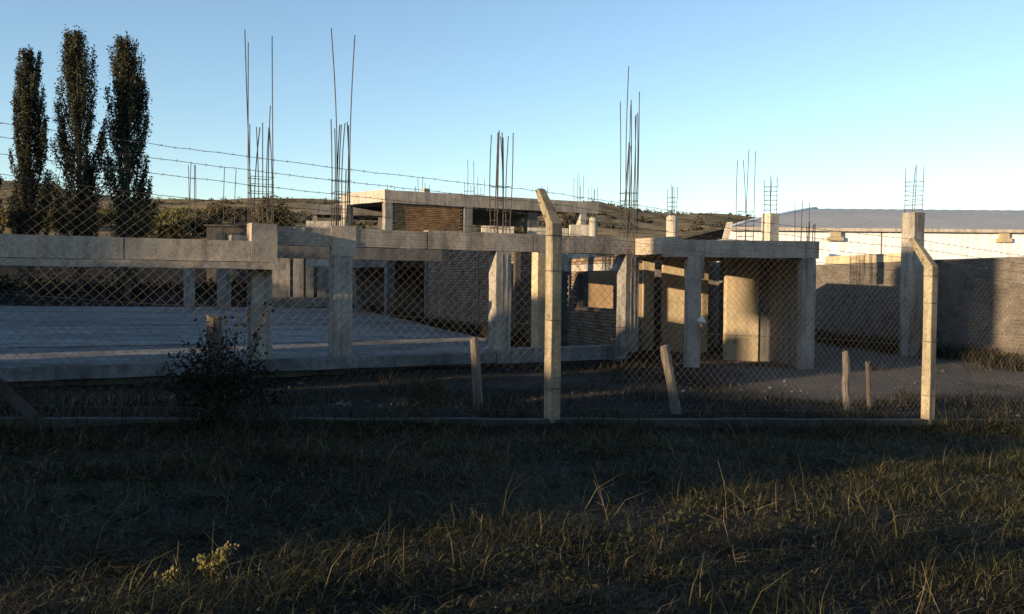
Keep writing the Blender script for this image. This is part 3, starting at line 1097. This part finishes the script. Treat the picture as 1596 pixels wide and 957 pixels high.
for f in (.22, .6, .95):
    m = MB()
    pts = []
    for t in np.arange(-9, 12, .12):
        sag = -.03 * math.sin(math.pi * ((t / SP) % 1))
        p = FEN.p(t, -AB * f, float(fence_base(t)) + 2.03 + AH * f + sag + random.gauss(0, .002))
        pts.append(p)
    m.tube(pts, .0024, 4, cap=False)
    for i, p in enumerate(pts):
        if i % 1 == 0:
            d1 = np.array([random.gauss(0, .6), random.gauss(0, .6), 1.]); d1 /= np.linalg.norm(d1)
            m.tube([p - d1 * .016, p + d1 * .016], .0022, 3)
            d2 = np.array([random.gauss(0, .6), 1., random.gauss(0, .4)]); d2 /= np.linalg.norm(d2)
            m.tube([p - d2 * .014 + FEN.A * .01, p + d2 * .014 + FEN.A * .01], .0028, 3)
    m.build('barbed_wire', 'barbed_steel', fence)


# ------------------------------------------------------------------ wooden stakes
def stake(px, py_top, py_bot, Y, px_bot, rad, label, mat='weathered_wood'):
    top = at(px, py_top, Y)
    bot = at(px_bot, py_bot, Y - .05)
    gz_ = float(ground_z(bot[0], bot[1]))
    d = (bot - top) / np.linalg.norm(bot - top)
    bot = top + d * max((top[2] - gz_ + .15) / max(-d[2], .2), .2)
    m = MB()
    n = 9
    ns = 7
    base = []
    for i in range(ns + 1):
        f = i / ns
        c = top + (bot - top) * f + np.array([mnoise.noise(Vector((px, f * 3, 0))) * .02, 0, 0])
        for k in range(n):
            t = 2 * math.pi * k / n
            r_ = rad * (1 + .16 * mnoise.noise(Vector((math.cos(t) * 1.2, math.sin(t) * 1.2, f * 3 + px)))) * (.92 if i == 0 else 1)
            m.v.append(c + np.array([math.cos(t) * r_, math.sin(t) * r_, (.02 * math.sin(t * 2 + px) if i == 0 else 0)]))
    for i in range(ns):
        for k in range(n):
            a, c2 = i * n + k, i * n + (k + 1) % n
            m.f.append((a, c2, c2 + n, a + n))
    m.f.append(tuple(range(n)))
    o = fix_normals(m.build('wooden_stake', mat, loc=tuple(bot)))
    tag(o, label, 'stake', 'old wooden stakes behind the fence')


stake(739, 527, 628, 10.2, 745, .055, 'weathered wooden stake standing upright left of the middle fence post')
stake(1036, 540, 630, 11.0, 1052, .062, 'leaning weathered wooden stake right of the middle fence post')
stake(1318, 548, 612, 12.4, 1319, .05, 'short round wooden stake between porch and right fence post')
stake(334, 493, 600, 9.0, 340, .075, 'dark wooden stake rising out of the leafy bush', 'dark_wood')
stake(1352, 565, 612, 12.9, 1354, .035, 'thin dark stub of wood beside the short round stake', 'dark_wood')


# ------------------------------------------------------------------ trees
def poplar_data(h, wid, n_br, seed):
    rs = np.random.default_rng(seed)
    pts, lims = [], []
    for i in range(n_br):
        z0 = h * (.03 + .85 * (i / n_br) ** .9)
        ang = rs.uniform(0, 2 * math.pi)
        fz = z0 / h
        prof = float(np.interp(fz, [0, .12, .35, .55, .75, .9, 1], [.7, 1, .88, .84, .54, .24, .05]))
        reach = wid / 2 * prof * rs.uniform(.45, 1.02)
        L = min(rs.uniform(.16, .26) * h, h * 1.0 - z0)
        bend = rs.uniform(.3, .55)
        p0 = np.array([0, 0, z0])
        p1 = np.array([math.cos(ang) * reach, math.sin(ang) * reach, z0 + L * .5])
        p2 = np.array([math.cos(ang) * reach * 1.02, math.sin(ang) * reach * 1.02, z0 + L])
        lims.append((p0, p1, p2))
        nl = int(rs.uniform(130, 420) * (.35 + prof))
        f = rs.beta(2.2, 1.3, nl)
        B = ((1 - f) ** 2)[:, None] * p0 + (2 * f * (1 - f))[:, None] * p1 + (f ** 2)[:, None] * p2
        spread = .24 * (1.1 - f * .6)[:, None] * (wid / 3.2)
        pts.append(B + rs.normal(size=(nl, 3)) * spread * np.array([1, 1, 1.5]) * .75)
    # several leading shoots of unequal height make the ragged tip
    for j in range(6):
        top = h * (1.03 if j == 0 else rs.uniform(.80, .99))
        ang = rs.uniform(0, 6.28)
        off = wid * (.02 if j == 0 else rs.uniform(.10, .26))
        nl = 150
        f = rs.uniform(0, 1, nl) ** .9
        z = h * .66 + (top - h * .66) * f
        rr = .17 * (1.15 - f)
        pts.append(np.stack([math.cos(ang) * off * (1 - .35 * f) + rs.normal(0, 1, nl) * rr, math.sin(ang) * off * (1 - .35 * f) + rs.normal(0, 1, nl) * rr, z], 1))
    return np.concatenate(pts), lims


def poplar(base, h, wid, seed, label, group='tall poplars'):
    t = thing('poplar_tree', label, 'tree', base, group)
    b = np.array(base)
    P, lims = poplar_data(h, wid, 105, seed)
    V, F = leaf_quads(P + b, .078)
    link('crown', V, F, 'poplar_leaf', t)
    m = MB()
    m.tube([b + np.array([0, 0, -.3]), b + np.array([.03, 0, h * .3]), b + np.array([-.05, .04, h * .6]), b + np.array([.02, 0, h * .97])], [.24, .18, .11, .015], 8)
    for p0, p1, p2 in lims:
        m.tube([b + p0, b + p0 * .45 + p1 * .45 + p2 * .1, b + p0 * .05 + p1 * .35 + p2 * .6, b + p2], [.045, .035, .025, .008], 4, cap=False)
    m.build('trunk', 'bark', t)
    return t


def copy_tree(o, loc, label):
    r = o.copy()
    COL.objects.link(r)
    r.location = loc
    r['label'] = label
    for ch in o.children:
        c = ch.copy()
        COL.objects.link(c)
        c.parent = r
    return r


PY = 60.


def poplar_at(px, ytop, wpx, Y, seed, label):
    p = at(px, 400, Y)
    gz_ = float(ground_z(p[0], p[1]))
    h = (zpix(px, ytop, Y) - gz_) * .975
    return poplar((p[0], p[1], gz_ - .05), h, wpx / FPX * Y * 1.02, seed, label)


pop1 = poplar_at(47, 68, 62, 61, 1, 'slender poplar standing apart, second from the left edge')
pop2 = poplar_at(124, 40, 84, 59, 2, 'tallest poplar in the middle of the three')
pop3 = poplar_at(199, 50, 80, 57, 3, 'broad dark poplar nearest the building')
p0_ = poplar_at(-26, 150, 58, 62, 4, 'poplar cut off by the left edge of the picture')
# unseen poplar copies added towards the sun to shade the visible ones
for i, (src, ds, du) in enumerate(((pop1, 15, 2), (pop2, 17, -1), (pop3, 14, .5), (pop2, 30, 2.5), (pop3, 31, -2), (pop1, 16, -5), (pop3, 15, 5.5), (pop2, 15, 8), (pop1, 14, 11))):
    b = np.array(src.location)
    p = b[:2] - T2 * ds + R2 * du
    copy_tree(src, (p[0], p[1], float(ground_z(p[0], p[1]))), 'poplar added out of the picture to shade the visible poplars')


def bush(name, base, rad, n, size, leafmat, label, cat, seed, lobes=9, stems=7, group=None, flat=0):
    """leaf clumps on branching stems; rad = (rx, ry, rz)"""
    rs = np.random.default_rng(seed)
    t = thing(name, label, cat, base, group)
    b = np.array(base)
    rad = np.array(rad)
    P = []
    ends = []
    for i in range(lobes):
        d = rs.normal(size=3)
        d[2] = abs(d[2]) * .9 - .05
        d /= np.linalg.norm(d)
        c = d * rad * rs.uniform(.35, .8) + np.array([0, 0, rad[2] * .35])
        ends.append(c)
        k = n // lobes
        q = rs.normal(size=(k, 3))
        q /= np.linalg.norm(q, axis=1)[:, None]
        q *= rs.uniform(.2, 1, k)[:, None] ** .6
        P.append(c + q * rad * rs.uniform(.28, .48))
    P = np.concatenate(P)
    P = P[P[:, 2] > -.02]
    V, F = leaf_quads(P + b, size, flat)
    link('crown', V, F, leafmat, t)
    m = MB()
    for c in ends:
        mid = c * .5 + rs.normal(size=3) * rad * .08
        m.tube([b + np.array([0, 0, -.1]), b + mid, b + c], [size * .35, size * .25, size * .08], 5, cap=False)
    m.build('stems', 'bark', t)
    return t


def gpt(px, Y, py=450):
    p = at(px, py, Y)
    return (p[0], p[1], float(ground_z(p[0], p[1])) - .02)


# field shrubs behind the deck
SHR = [(245, 118, 4.2, 'field_leaf', 'broad yellow green shrub just right of the poplars'), (272, 128, 4.0, 'field_leaf', 'yellow green shrub right of the broad one beyond the deck'),
       (222, 135, 4.0, 'field_leaf', 'yellow green shrub half hidden by the rightmost poplar'), (296, 140, 3.2, 'olive_leaf', 'olive shrub behind the paired starter bars'),
       (10, 120, 3.4, 'field_leaf', 'yellow green shrub at the left edge behind the poplars'), (86, 122, 3.4, 'field_leaf', 'yellow green shrub between the first two poplars'),
       (150, 128, 3.6, 'field_leaf', 'yellow green shrub between the tallest and the broad poplar'), (338, 150, 3.2, 'olive_leaf', 'olive shrub above the small shed'),
       (318, 122, 3.0, 'scrub', 'dark shrub left of the small shed'), (372, 150, 3.0, 'scrub', 'dark shrub right of the olive shrub above the shed')]
for k, (px, Y, r_, mt, lb) in enumerate(SHR):
    bush('field_shrub', gpt(px, Y), (r_ * 1.15, r_, r_ * .72), 2200, .26, mt, lb, 'shrub', 50 + k, group='shrubs of the field beyond the deck', lobes=14)
bush('round_tree', tuple(np.array(gpt(421, 110)) + np.array([0, 0, 1.4])), (2.7, 2.5, 3.5), 3200, .22, 'olive_leaf', 'round olive tree seen through the bars above the end block', 'tree', 90, lobes=16)
for i, (px, Y, r_) in enumerate(((770, 104, 2.3), (858, 110, 2.9), (893, 108, 3.1), (808, 112, 2.2))):
    b0 = np.array(gpt(px, Y))
    bush('round_tree', tuple(b0 + np.array([0, 0, .4])), (r_, r_, r_ * .95), 2200, .22, 'olive_leaf' if i != 2 else 'scrub', ['low olive tree seen through the upper storey, leftmost', 'olive tree seen through the upper storey behind the fence post arm', 'dark round tree seen through the upper storey near its right end', 'small olive tree seen beside the inner column of the upper storey'][i], 'tree', 95 + i, lobes=14)
# scrub dotted over the hills: one mass
sc_n = 750
sy = rng.uniform(110, 620, sc_n) ** 1.0
sx = rng.uniform(-.62, .35, sc_n) * sy
keep = vnoise(sx, sy, 60, 12) > -.15
sx, sy = sx[keep], sy[keep]
P = []
for x, y in zip(sx, sy):
    r_ = rng.uniform(.7, 1.7) * (1 + y / 700)
    q = rng.normal(size=(26, 3)) * np.array([.5, .5, .33]) * r_
    q[:, 2] = np.abs(q[:, 2])
    P.append(q + np.array([x, y, 0]))
P = np.concatenate(P)
P[:, 2] += ground_z(P[:, 0], P[:, 1])
V, F = leaf_quads(P, .55)
o = link('hill_scrub', V, F, 'scrub', kind='stuff')
tag(o, 'dark scrub dotted over the dry hills', 'scrub')

# dark scrub along the earth bank behind the slab: one mass
P = []
for i in range(150):
    x = rng.uniform(-44, -9)
    y = rng.uniform(57, 72)
    r_ = rng.uniform(.5, 1.3)
    q = rng.normal(size=(90, 3)) * np.array([.6, .5, .42]) * r_
    q[:, 2] = np.abs(q[:, 2])
    P.append(q + np.array([x, y, 0]))
P = np.concatenate(P)
P[:, 2] += ground_z(P[:, 0], P[:, 1])
V, F = leaf_quads(P, .13)
o = link('bank_scrub', V, F, 'shrub_leaf', kind='stuff')
tag(o, 'dark scrub along the earth bank behind the floor slab', 'scrub')
# shed among the field shrubs
sh = thing('far_shed', 'small grey blue shed among the field shrubs left of the end block', 'shed', gpt(355, 75))
sf = Frame(at(322, 360, 75), 8)
sb = float(ground_z(sf.O[0], sf.O[1]))
Lw = sf.hit(394, 360)[0]
zt_ = zpix(355, 353, 75)
cbox('wall', 'kerb_concrete', sh, sf, 0, Lw, -3, 0, sb - .5, zt_, rough=0, seg=9)
for f in (.2, .55):
    cbox('door', 'glass_pane', sh, sf, Lw * f, Lw * f + .8, 0.01, .05, sb, zt_ - .5, rough=0, seg=9)
cbox('roof', 'kerb_concrete', sh, sf, -.2, Lw + .2, -3.2, .2, zt_ + .004, zt_ + .15, rough=0, seg=9)

# leaning slab beside the warehouse and low sheds on the right
sl = Frame(at(1128, 360, 40), 30)
m_ = MB()
pq = [at(1125, 374, 40), at(1136, 374, 40), at(1142, 346, 40), at(1133, 346, 40)]
m_.hexa([pq[0], pq[1], pq[1] + np.array([.1, .5, 0]), pq[0] + np.array([.1, .5, 0]), pq[3], pq[2], pq[2] + np.array([.1, .5, 0]), pq[3] + np.array([.1, .5, 0])])
o = fix_normals(m_.build('leaning_slab', 'pale_plaster', right, label='slanted pale stair string on the annex roof'))
cbox('stair_wall', 'pale_plaster', right, Frame(at(1126, 380, 40), 10), -.1, 1.2, -.4, .2, 1.8, zpix(1126, 373.5, 40), rough=.01)

# ------------------------------------------------------------------ near bushes and weeds
bushL = bush('leafy_bush', gpt(345, 7.55), (.58, .36, .60), 3000, .019, 'shrub_leaf', 'dark leafy bush crowding the fence at the left', 'bush', 34, lobes=22)
extra = []
rs = np.random.default_rng(5)
m = MB()
LP = []
gb = np.array(gpt(345, 7.55))
for i in range(26):
    a = rs.uniform(0, 6.28)
    L = rs.uniform(.6, 1.05)
    tip = gb + np.array([math.cos(a) * rs.uniform(.1, .6), math.sin(a) * .25, L])
    midp = gb * .5 + tip * .5 + np.array([rs.normal() * .05, 0, .08])
    m.tube([gb, midp, tip], [.006, .004, .002], 4, cap=False)
    for f in np.linspace(.3, 1, 16):
        q = gb * (1 - f) ** 2 + 2 * f * (1 - f) * midp + tip * f * f
        LP.append(q + rs.normal(size=3) * .022)
m.build('shoots', 'bark', bushL)
V, F = leaf_quads(np.array(LP), .02)
link('shoot_leaves', V, F, 'shrub_leaf', bushL)
bush('yellow_bush', gpt(664, 8.5), (.21, .2, .45), 1500, .012, 'yellow_leaf', 'thin yellowish bush against the fence left of the middle post', 'bush', 33, lobes=10)


# flowering weed at the front edge
def flower_weed(px, pys, Y, label):
    bpx = [p for p, _ in pys]
    base = np.array(gpt(px, Y))
    t = thing('flowering_weed', label, 'weed', base, 'flowering weeds at the front edge')
    m = MB()
    LP, HP = [], []
    for hx, hy in pys:
        tip = at(hx, hy, Y)
        mid = base * .45 + tip * .55 + np.array([rng.normal() * .012, rng.normal() * .03, 0])
        m.tube([base, mid, tip], [.005, .004, .0025], 5, cap=False)
        for f in np.linspace(.15, .97, 120):
            q = base * (1 - f) ** 2 + 2 * f * (1 - f) * mid + tip * f * f
            LP.append(q + rng.normal(size=3) * np.array([.017, .015, .009]) * (1.45 - .7 * f))
        for j in range(7):
            HP.append(tip + rng.normal(size=3) * np.array([.016, .014, .010]))
    m.build('stems', 'bark', t)
    V, F = leaf_quads(np.array(LP), .013, aspect=.4)
    link('leaves', V, F, 'weed_leaf', t)
    m = MB()
    for c in HP:
        for k in range(2):
            r_ = .0048
            m.tube([c + np.array([0, 0, -.007]), c, c + np.array([0, 0, .006])], [.002, r_, r_ * .6], 6)
            c = c + rng.normal(size=3) * .006
    m.build('flower_heads', 'flower_head', t, kind='stuff')


flower_weed(327, ((312, 868), (343, 856), (357, 853), (338, 905), (330, 920), (348, 866)), 4.0, 'tall forked weed with pale flower heads at the bottom left')
flower_weed(268, ((270, 890), (251, 898), (283, 915), (245, 932), (262, 905), (290, 940)), 3.9, 'lower bushy weed with few flower heads beside the tall forked weed')

# rubble mound and stones behind the fence
rs = np.random.default_rng(8)
mc = np.array(gpt(130, 11.2))
m = MB()
nr, na = 9, 26
for i in range(nr + 1):
    for k_ in range(na):
        t = 2 * math.pi * k_ / na
        f = i / nr
        x, y = math.cos(t) * f * .75, math.sin(t) * f * .5
        z = .24 * (1 - f ** 1.6) * (1 + .45 * mnoise.noise(Vector((x * 4, y * 4, 1)))) + .05 * mnoise.noise(Vector((x * 12, y * 12, 2))) - .1 * f
        m.v.append(mc + np.array([x, y, z]))
for i in range(nr):
    for k_ in range(na):
        a, c2 = i * na + k_, i * na + (k_ + 1) % na
        m.f.append((a, c2, c2 + na, a + na))
o = fix_normals(m.build('rubble_mound', 'rubble', loc=tuple(mc)))
tag(o, 'low pale heap of rubble behind the fence at the far left', 'rubble')
m = MB()


def stone(m, c, r_, rs):
    d = [(1, 0, 0), (0, 1, 0), (-1, 0, 0), (0, -1, 0)]
    top = c + np.array([rs.normal() * r_ * .2, rs.normal() * r_ * .2, r_ * .7])
    v = [c + np.array(x) * r_ * rs.uniform(.6, 1.2) for x in d] + [top, c - np.array([0, 0, r_ * .5])]
    m.add(v, [(0, 1, 4), (1, 2, 4), (2, 3, 4), (3, 0, 4), (1, 0, 5), (2, 1, 5), (3, 2, 5), (0, 3, 5)])


for i in range(3200):
    y = rs.uniform(9, 30)
    x = rs.uniform(-.6, .62) * y
    d = -((x - FEN.O[0]) * FEN.N[0] + (y - FEN.O[1]) * FEN.N[1])
    if d < .4:
        continue
    stone(m, np.array([x, y, float(ground_z(x, y))]), rs.uniform(.008, .03) * (1 if rs.random() > .05 else 2.8), rs)
for i in range(260):
    y = rs.uniform(3.2, 8.5)
    x = rs.uniform(-.6, .62) * y
    stone(m, np.array([x, y, float(ground_z(x, y))]), rs.uniform(.008, .025), rs)
for i in range(500):
    y = rs.uniform(54, 60)
    x = rs.uniform(-.6, -.12) * y
    stone(m, np.array([x, y, float(ground_z(x, y))]), rs.uniform(.05, .17), rs)
o = m.build('loose_stones', 'rubble', kind='stuff')
tag(o, 'loose stones and debris scattered over the yard', 'stones')

# ------------------------------------------------------------------ grass
def scatter(n, y0, y1, fn):
    y = np.sqrt(rng.uniform(y0 ** 2, y1 ** 2, n))
    x = rng.uniform(-.63, .63, n) * y
    d = -((x - FEN.O[0]) * FEN.N[0] + (y - FEN.O[1]) * FEN.N[1])
    k_ = fn(x, y, d)
    x, y, d = x[k_], y[k_], d[k_]
    return x, y, d


def no_bare(x, y, d):
    return (d < -.1) & (vnoise(x, y, 1.3, 9) + rng.uniform(-.8, .8, len(x)) < .75)


x, y, d = scatter(290000, 3.0, 12.0, no_bare)
tuft = sstep(-.2, .8, vnoise(x, y, .45, 21)) * .8 + .3 + .35 * sstep(.2, .9, vnoise(x, y, 1.7, 29))
fencey = np.exp(-((d + .25) / .35) ** 2)
h = rng.gamma(3.0, .021, len(x)) * (tuft + .5 * fencey + .2)
P = np.stack([x, y, ground_z(x, y) - .01], 1)
V, F = blades(P, h, .0009 + .00022 * y, 1.25)
o = link('grass', V, F, 'grass_blade', kind='stuff')
tag(o, 'rough dark and dry yellow grass filling the verge before the fence', 'grass')
# matted dead straw lying between the blades
x, y, d = scatter(60000, 3.0, 10.5, lambda x, y, d: (d < -.1) & (vnoise(x, y, .8, 30) > -.4))
P = np.stack([x, y, ground_z(x, y) + rng.uniform(.0, .035, len(x))], 1)
V, F = blades(P, rng.uniform(.012, .05, len(x)), np.full(len(x), .0016), 3.2, .2)
o = link('matted_straw', V, F, 'straw', kind='stuff')
tag(o, 'matted dead straw lying among the verge grass', 'straw')
# tall dry stalks
x, y, d = scatter(2600, 3.0, 10.5, lambda x, y, d: (d < -.05) & (vnoise(x, y, .7, 22) > .0))
h = rng.uniform(.12, .34, len(x))
P = np.stack([x, y, ground_z(x, y) - .01], 1)
V, F = blades(P, h, np.full(len(x), .0022), .8, .4)
o = link('dry_stalks', V, F, 'grass_blade', kind='stuff')
tag(o, 'long dry stalks standing out of the verge grass', 'grass')
nf = 3800
tt = rng.uniform(-9, 13, nf)
tt = tt[vnoise(tt, tt * 0, .9, 41) > -.35]
q = np.array([FEN.p(t_, rng.normal(0, .16), 0) for t_ in tt])
q[:, 2] = ground_z(q[:, 0], q[:, 1]) - .01
V, F = blades(q, rng.gamma(3, .075, len(q)) * (.5 + .6 * sstep(-.4, .8, vnoise(q[:, 0], q[:, 1], .8, 42))), np.full(len(q), .0028), .7, .5)
o = link('fence_weeds', V, F, 'weeds_blade', kind='stuff')
tag(o, 'tall dead weeds tangled along the foot of the fence', 'weeds')
rs = np.random.default_rng(77)
LP = []
for i in range(420):
    y_ = math.sqrt(rs.uniform(3.1 ** 2, 8.8 ** 2))
    x_ = rs.uniform(-.62, .62) * y_
    d_ = -((x_ - FEN.O[0]) * FEN.N[0] + (y_ - FEN.O[1]) * FEN.N[1])
    if d_ > -.15 or vnoise(x_, y_, 1.1, 51) < -.2:
        continue
    r_ = rs.uniform(.04, .12)
    q = rs.normal(size=(34, 3)) * np.array([r_, r_, r_ * .35]) * .6
    q[:, 2] = np.abs(q[:, 2]) + .015
    LP.append(q + np.array([x_, y_, float(ground_z(x_, y_))]))
V, F = leaf_quads(np.concatenate(LP), .017, flat=.5, aspect=.5)
o = link('broadleaf_weeds', V, F, 'verge_leaf', kind='stuff')
tag(o, 'low broadleaf weeds in patches among the verge grass', 'weeds')
m = MB()
for i in range(70):
    y_ = math.sqrt(rs.uniform(3.3 ** 2, 8.6 ** 2))
    x_ = rs.uniform(-.62, .62) * y_
    d_ = -((x_ - FEN.O[0]) * FEN.N[0] + (y_ - FEN.O[1]) * FEN.N[1])
    if d_ > -.1:
        continue
    p = np.array([x_, y_, float(ground_z(x_, y_)) - .01])
    h_ = rs.uniform(.10, .27)
    tip = p + np.array([rs.normal() * .06, rs.normal() * .06, h_])
    m.tube([p, p * .5 + tip * .5 + np.array([rs.normal() * .01, 0, 0]), tip], [.0022, .0018, .001], 4, cap=False)
    for j in range(rs.integers(2, 6)):
        f = rs.uniform(.3, .9)
        q = p * (1 - f) + tip * f
        e = q + np.array([rs.normal() * .07, rs.normal() * .05, abs(rs.normal()) * .06 + .01])
        m.tube([q, e], [.0014, .0007], 3, cap=False)
o = m.build('dry_stems', 'dry_stem', kind='stuff')
tag(o, 'branching dry weed stems standing over the verge grass', 'weeds')
# weeds behind the fence, along walls and on the slab edge
x, y, d = scatter(70000, 7.0, 22.0, lambda x, y, d: (d > .1) & (d < 11) & (vnoise(x, y, 1.6, 23) > -.35 - .0 * x) & ~((x > 3.5) & (d > 3) & (vnoise(x, y, 1.2, 26) < .35)))
fd = (x - FAC.O[0]) * FAC.N[0] + (y - FAC.O[1]) * FAC.N[1]
k_ = fd > .25
x, y, d = x[k_], y[k_], d[k_]
h = rng.uniform(.05, .22, len(x)) * (sstep(-.3, .8, vnoise(x, y, .8, 24)) + .35)
P = np.stack([x, y, ground_z(x, y) - .01], 1)
V, F = blades(P, h, np.full(len(x), .006), .8)
o = link('yard_weeds', V, F, 'weeds_blade', kind='stuff')
tag(o, 'low dead weeds between the fence and the building', 'weeds')
pts = []
for i in range(5200):
    f = rng.random()
    p = np.array(SE0) + (SE1 - np.array(SE0)) * f ** 1.5 + np.array([abs(rng.normal(0, .35)) + .05, 0])
    pts.append([p[0], p[1], GZ + .35])
for i in range(4200):
    a = rng.uniform(0, L_)
    q = BWF.p(a, abs(rng.normal(0, .5)) + .05, 0)
    pts.append([q[0], q[1], float(ground_z(q[0], q[1]))])
P = np.array(pts)
V, F = blades(P, rng.uniform(.1, .55, len(P)), np.full(len(P), .012), .7)
o = link('wall_weeds', V, F, 'weeds_blade', kind='stuff')
tag(o, 'dark weeds growing along the foot of the walls', 'weeds')


# ------------------------------------------------------------------ houses and trees added unseen towards the sun to cast the long shade
def su(s, u, z=0.):
    p = T2 * s + R2 * u
    return np.array([p[0], p[1], z])


def house(u0, u1, s0, depth, hw, hr, label):
    fr = Frame(su(s0, u0), SUN_AZ - 90)       # a runs along +u, b towards -s
    g = -.3
    t = thing('shade_house', label, 'house', fr.p((u1 - u0) / 2, 0, g), 'unseen houses added to cast shade')
    W_ = u1 - u0
    cbox('wall', 'house_wall', t, fr, 0, W_, 0, depth, g, hw, rough=0, seg=99)
    m = MB()
    o_ = .4
    m.add([fr.p(-o_, -o_, hw), fr.p(W_ + o_, -o_, hw), fr.p(W_ + o_, depth + o_, hw), fr.p(-o_, depth + o_, hw), fr.p(-o_, depth / 2, hr), fr.p(W_ + o_, depth / 2, hr)],
          [(0, 1, 5, 4), (2, 3, 4, 5), (1, 2, 5), (3, 0, 4), (0, 3, 2, 1)])
    fix_normals(m.build('roof', 'house_roof', t))
    for i in range(int(W_ / 3)):
        a = 1 + 3 * i
        w = cbox('window', 'glass_pane', t, fr, a, a + 1.1, -.03, .04, .7, 1.9, rough=0, seg=99)
        cbox('sill', 'pale_plaster', w, fr, a - .08, a + 1.18, -.08, .035, .62, .695, rough=0, seg=99)


def lean_to(u0, u1, s0, depth, h0, h1, label):
    fr = Frame(su(s0, u0), SUN_AZ - 90)
    t = thing('shade_house', label, 'house', fr.p((u1 - u0) / 2, 0, -.3), 'unseen houses added to cast shade')
    W_ = u1 - u0
    m = MB()
    m.hexa([fr.p(0, 0, -.3), fr.p(W_, 0, -.3), fr.p(W_, depth, -.3), fr.p(0, depth, -.3), fr.p(0, 0, h0 - .15), fr.p(W_, 0, h1 - .15), fr.p(W_, depth, h1 - .15), fr.p(0, depth, h0 - .15)])
    fix_normals(m.build('wall', 'house_wall', t))
    m = MB()
    m.hexa([fr.p(-.1, -.3, h0 - .145), fr.p(W_ + .1, -.3, h1 - .145), fr.p(W_ + .1, depth + .3, h1 - .145), fr.p(-.1, depth + .3, h0 - .145), fr.p(-.1, -.3, h0), fr.p(W_ + .1, -.3, h1), fr.p(W_ + .1, depth + .3, h1), fr.p(-.1, depth + .3, h0)])
    fix_normals(m.build('roof', 'house_roof', t))


house(-20.4, -18.3, -14, 7, 4.6, 6.25, 'slim gabled house added out of the picture to cast shade')
lean_to(-18.28, -16.1, -14, 7, 4.35, 5.5, 'lean-to with sloping roof beside the slim gabled house, added out of the picture to cast shade')
house(-10.9, -4.65, -16, 6, 3.0, 4.6, 'lowest house added out of the picture to cast shade')
house(-15.65, -12.2, -16, 6, 7.2, 9.4, 'narrow tall house added out of the picture to cast shade')
house(-34.5, -21.9, -16, 7, 7.0, 8.9, 'taller house added out of the picture to cast shade')
house(-52, -36, -16, 7, 8.0, 10.0, 'second taller house added out of the picture to cast shade')
house(-70, -53.5, -14, 7, 8.0, 10.0, 'third taller house added out of the picture to cast shade')
for i, (s, u, r_, h_) in enumerate(((-24.5, -13.2, 1.5, 6.6), (-16, -35.3, 2.0, 6.2), (-14, -52.6, 2.0, 6.4))):  # unseen trees added as further shade casters
    b = su(s, u)
    b[2] = -.3
    t = bush('shade_tree', tuple(b + np.array([0, 0, 2.0])), (r_, r_, h_ * .58), 5200, .2, 'shrub_leaf', 'dense tree added between the unseen houses to cast shade', 'tree', 120 + i, lobes=26, group='unseen trees added to cast shade')
    MB().tube([b, b + np.array([0, 0, 2.4])], [.25, .18], 8).build('trunk', 'bark', t)

# two unseen houses added close behind the viewer to hold back skylight
def house_w(x0, x1, y0, depth, hw, hr, label):
    fr = Frame((x0, y0 - depth, 0), 0)
    g = -.3
    t = thing('shade_house', label, 'house', ((x0 + x1) / 2, y0 - depth / 2, g), 'unseen houses added to cast shade')
    W_ = x1 - x0
    fr = Frame((x0, y0, 0), 0)
    cbox('wall', 'house_wall', t, fr, 0, W_, 0, depth, g, hw, rough=0, seg=99)
    m = MB()
    m.add([fr.p(-.4, -.4, hw), fr.p(W_ + .4, -.4, hw), fr.p(W_ + .4, depth + .4, hw), fr.p(-.4, depth + .4, hw), fr.p(-.4, depth / 2, hr), fr.p(W_ + .4, depth / 2, hr)],
          [(0, 1, 5, 4), (2, 3, 4, 5), (1, 2, 5), (3, 0, 4), (0, 3, 2, 1)])
    fix_normals(m.build('roof', 'house_roof', t))
    for i in range(int(W_ / 3)):
        a = 1 + 3 * i
        w = cbox('window', 'glass_pane', t, fr, a, a + 1.1, -.04, -.005, .7, 1.9, rough=0, seg=99)
        cbox('sill', 'pale_plaster', w, fr, a - .08, a + 1.18, -.08, -.006, .62, .695, rough=0, seg=99)


house_w(-6.5, 6, -7, 8, 6.4, 9.0, 'two storey house added unseen straight behind the viewer to dim the skylight')
house_w(8, 24, -8, 8, 6.4, 9.0, 'two storey house added unseen behind the viewer to the right to dim the skylight')

# unseen scrub tree added by the lowest house: its thin crown dapples the verge
b = su(-10, -2.9)
b[2] = .1
bush('dapple_tree', tuple(b), (1.5, 1.2, 2.4), 640, .12, 'olive_leaf', 'thin scrub tree added out of the picture to dapple the verge', 'tree', 160, lobes=12)
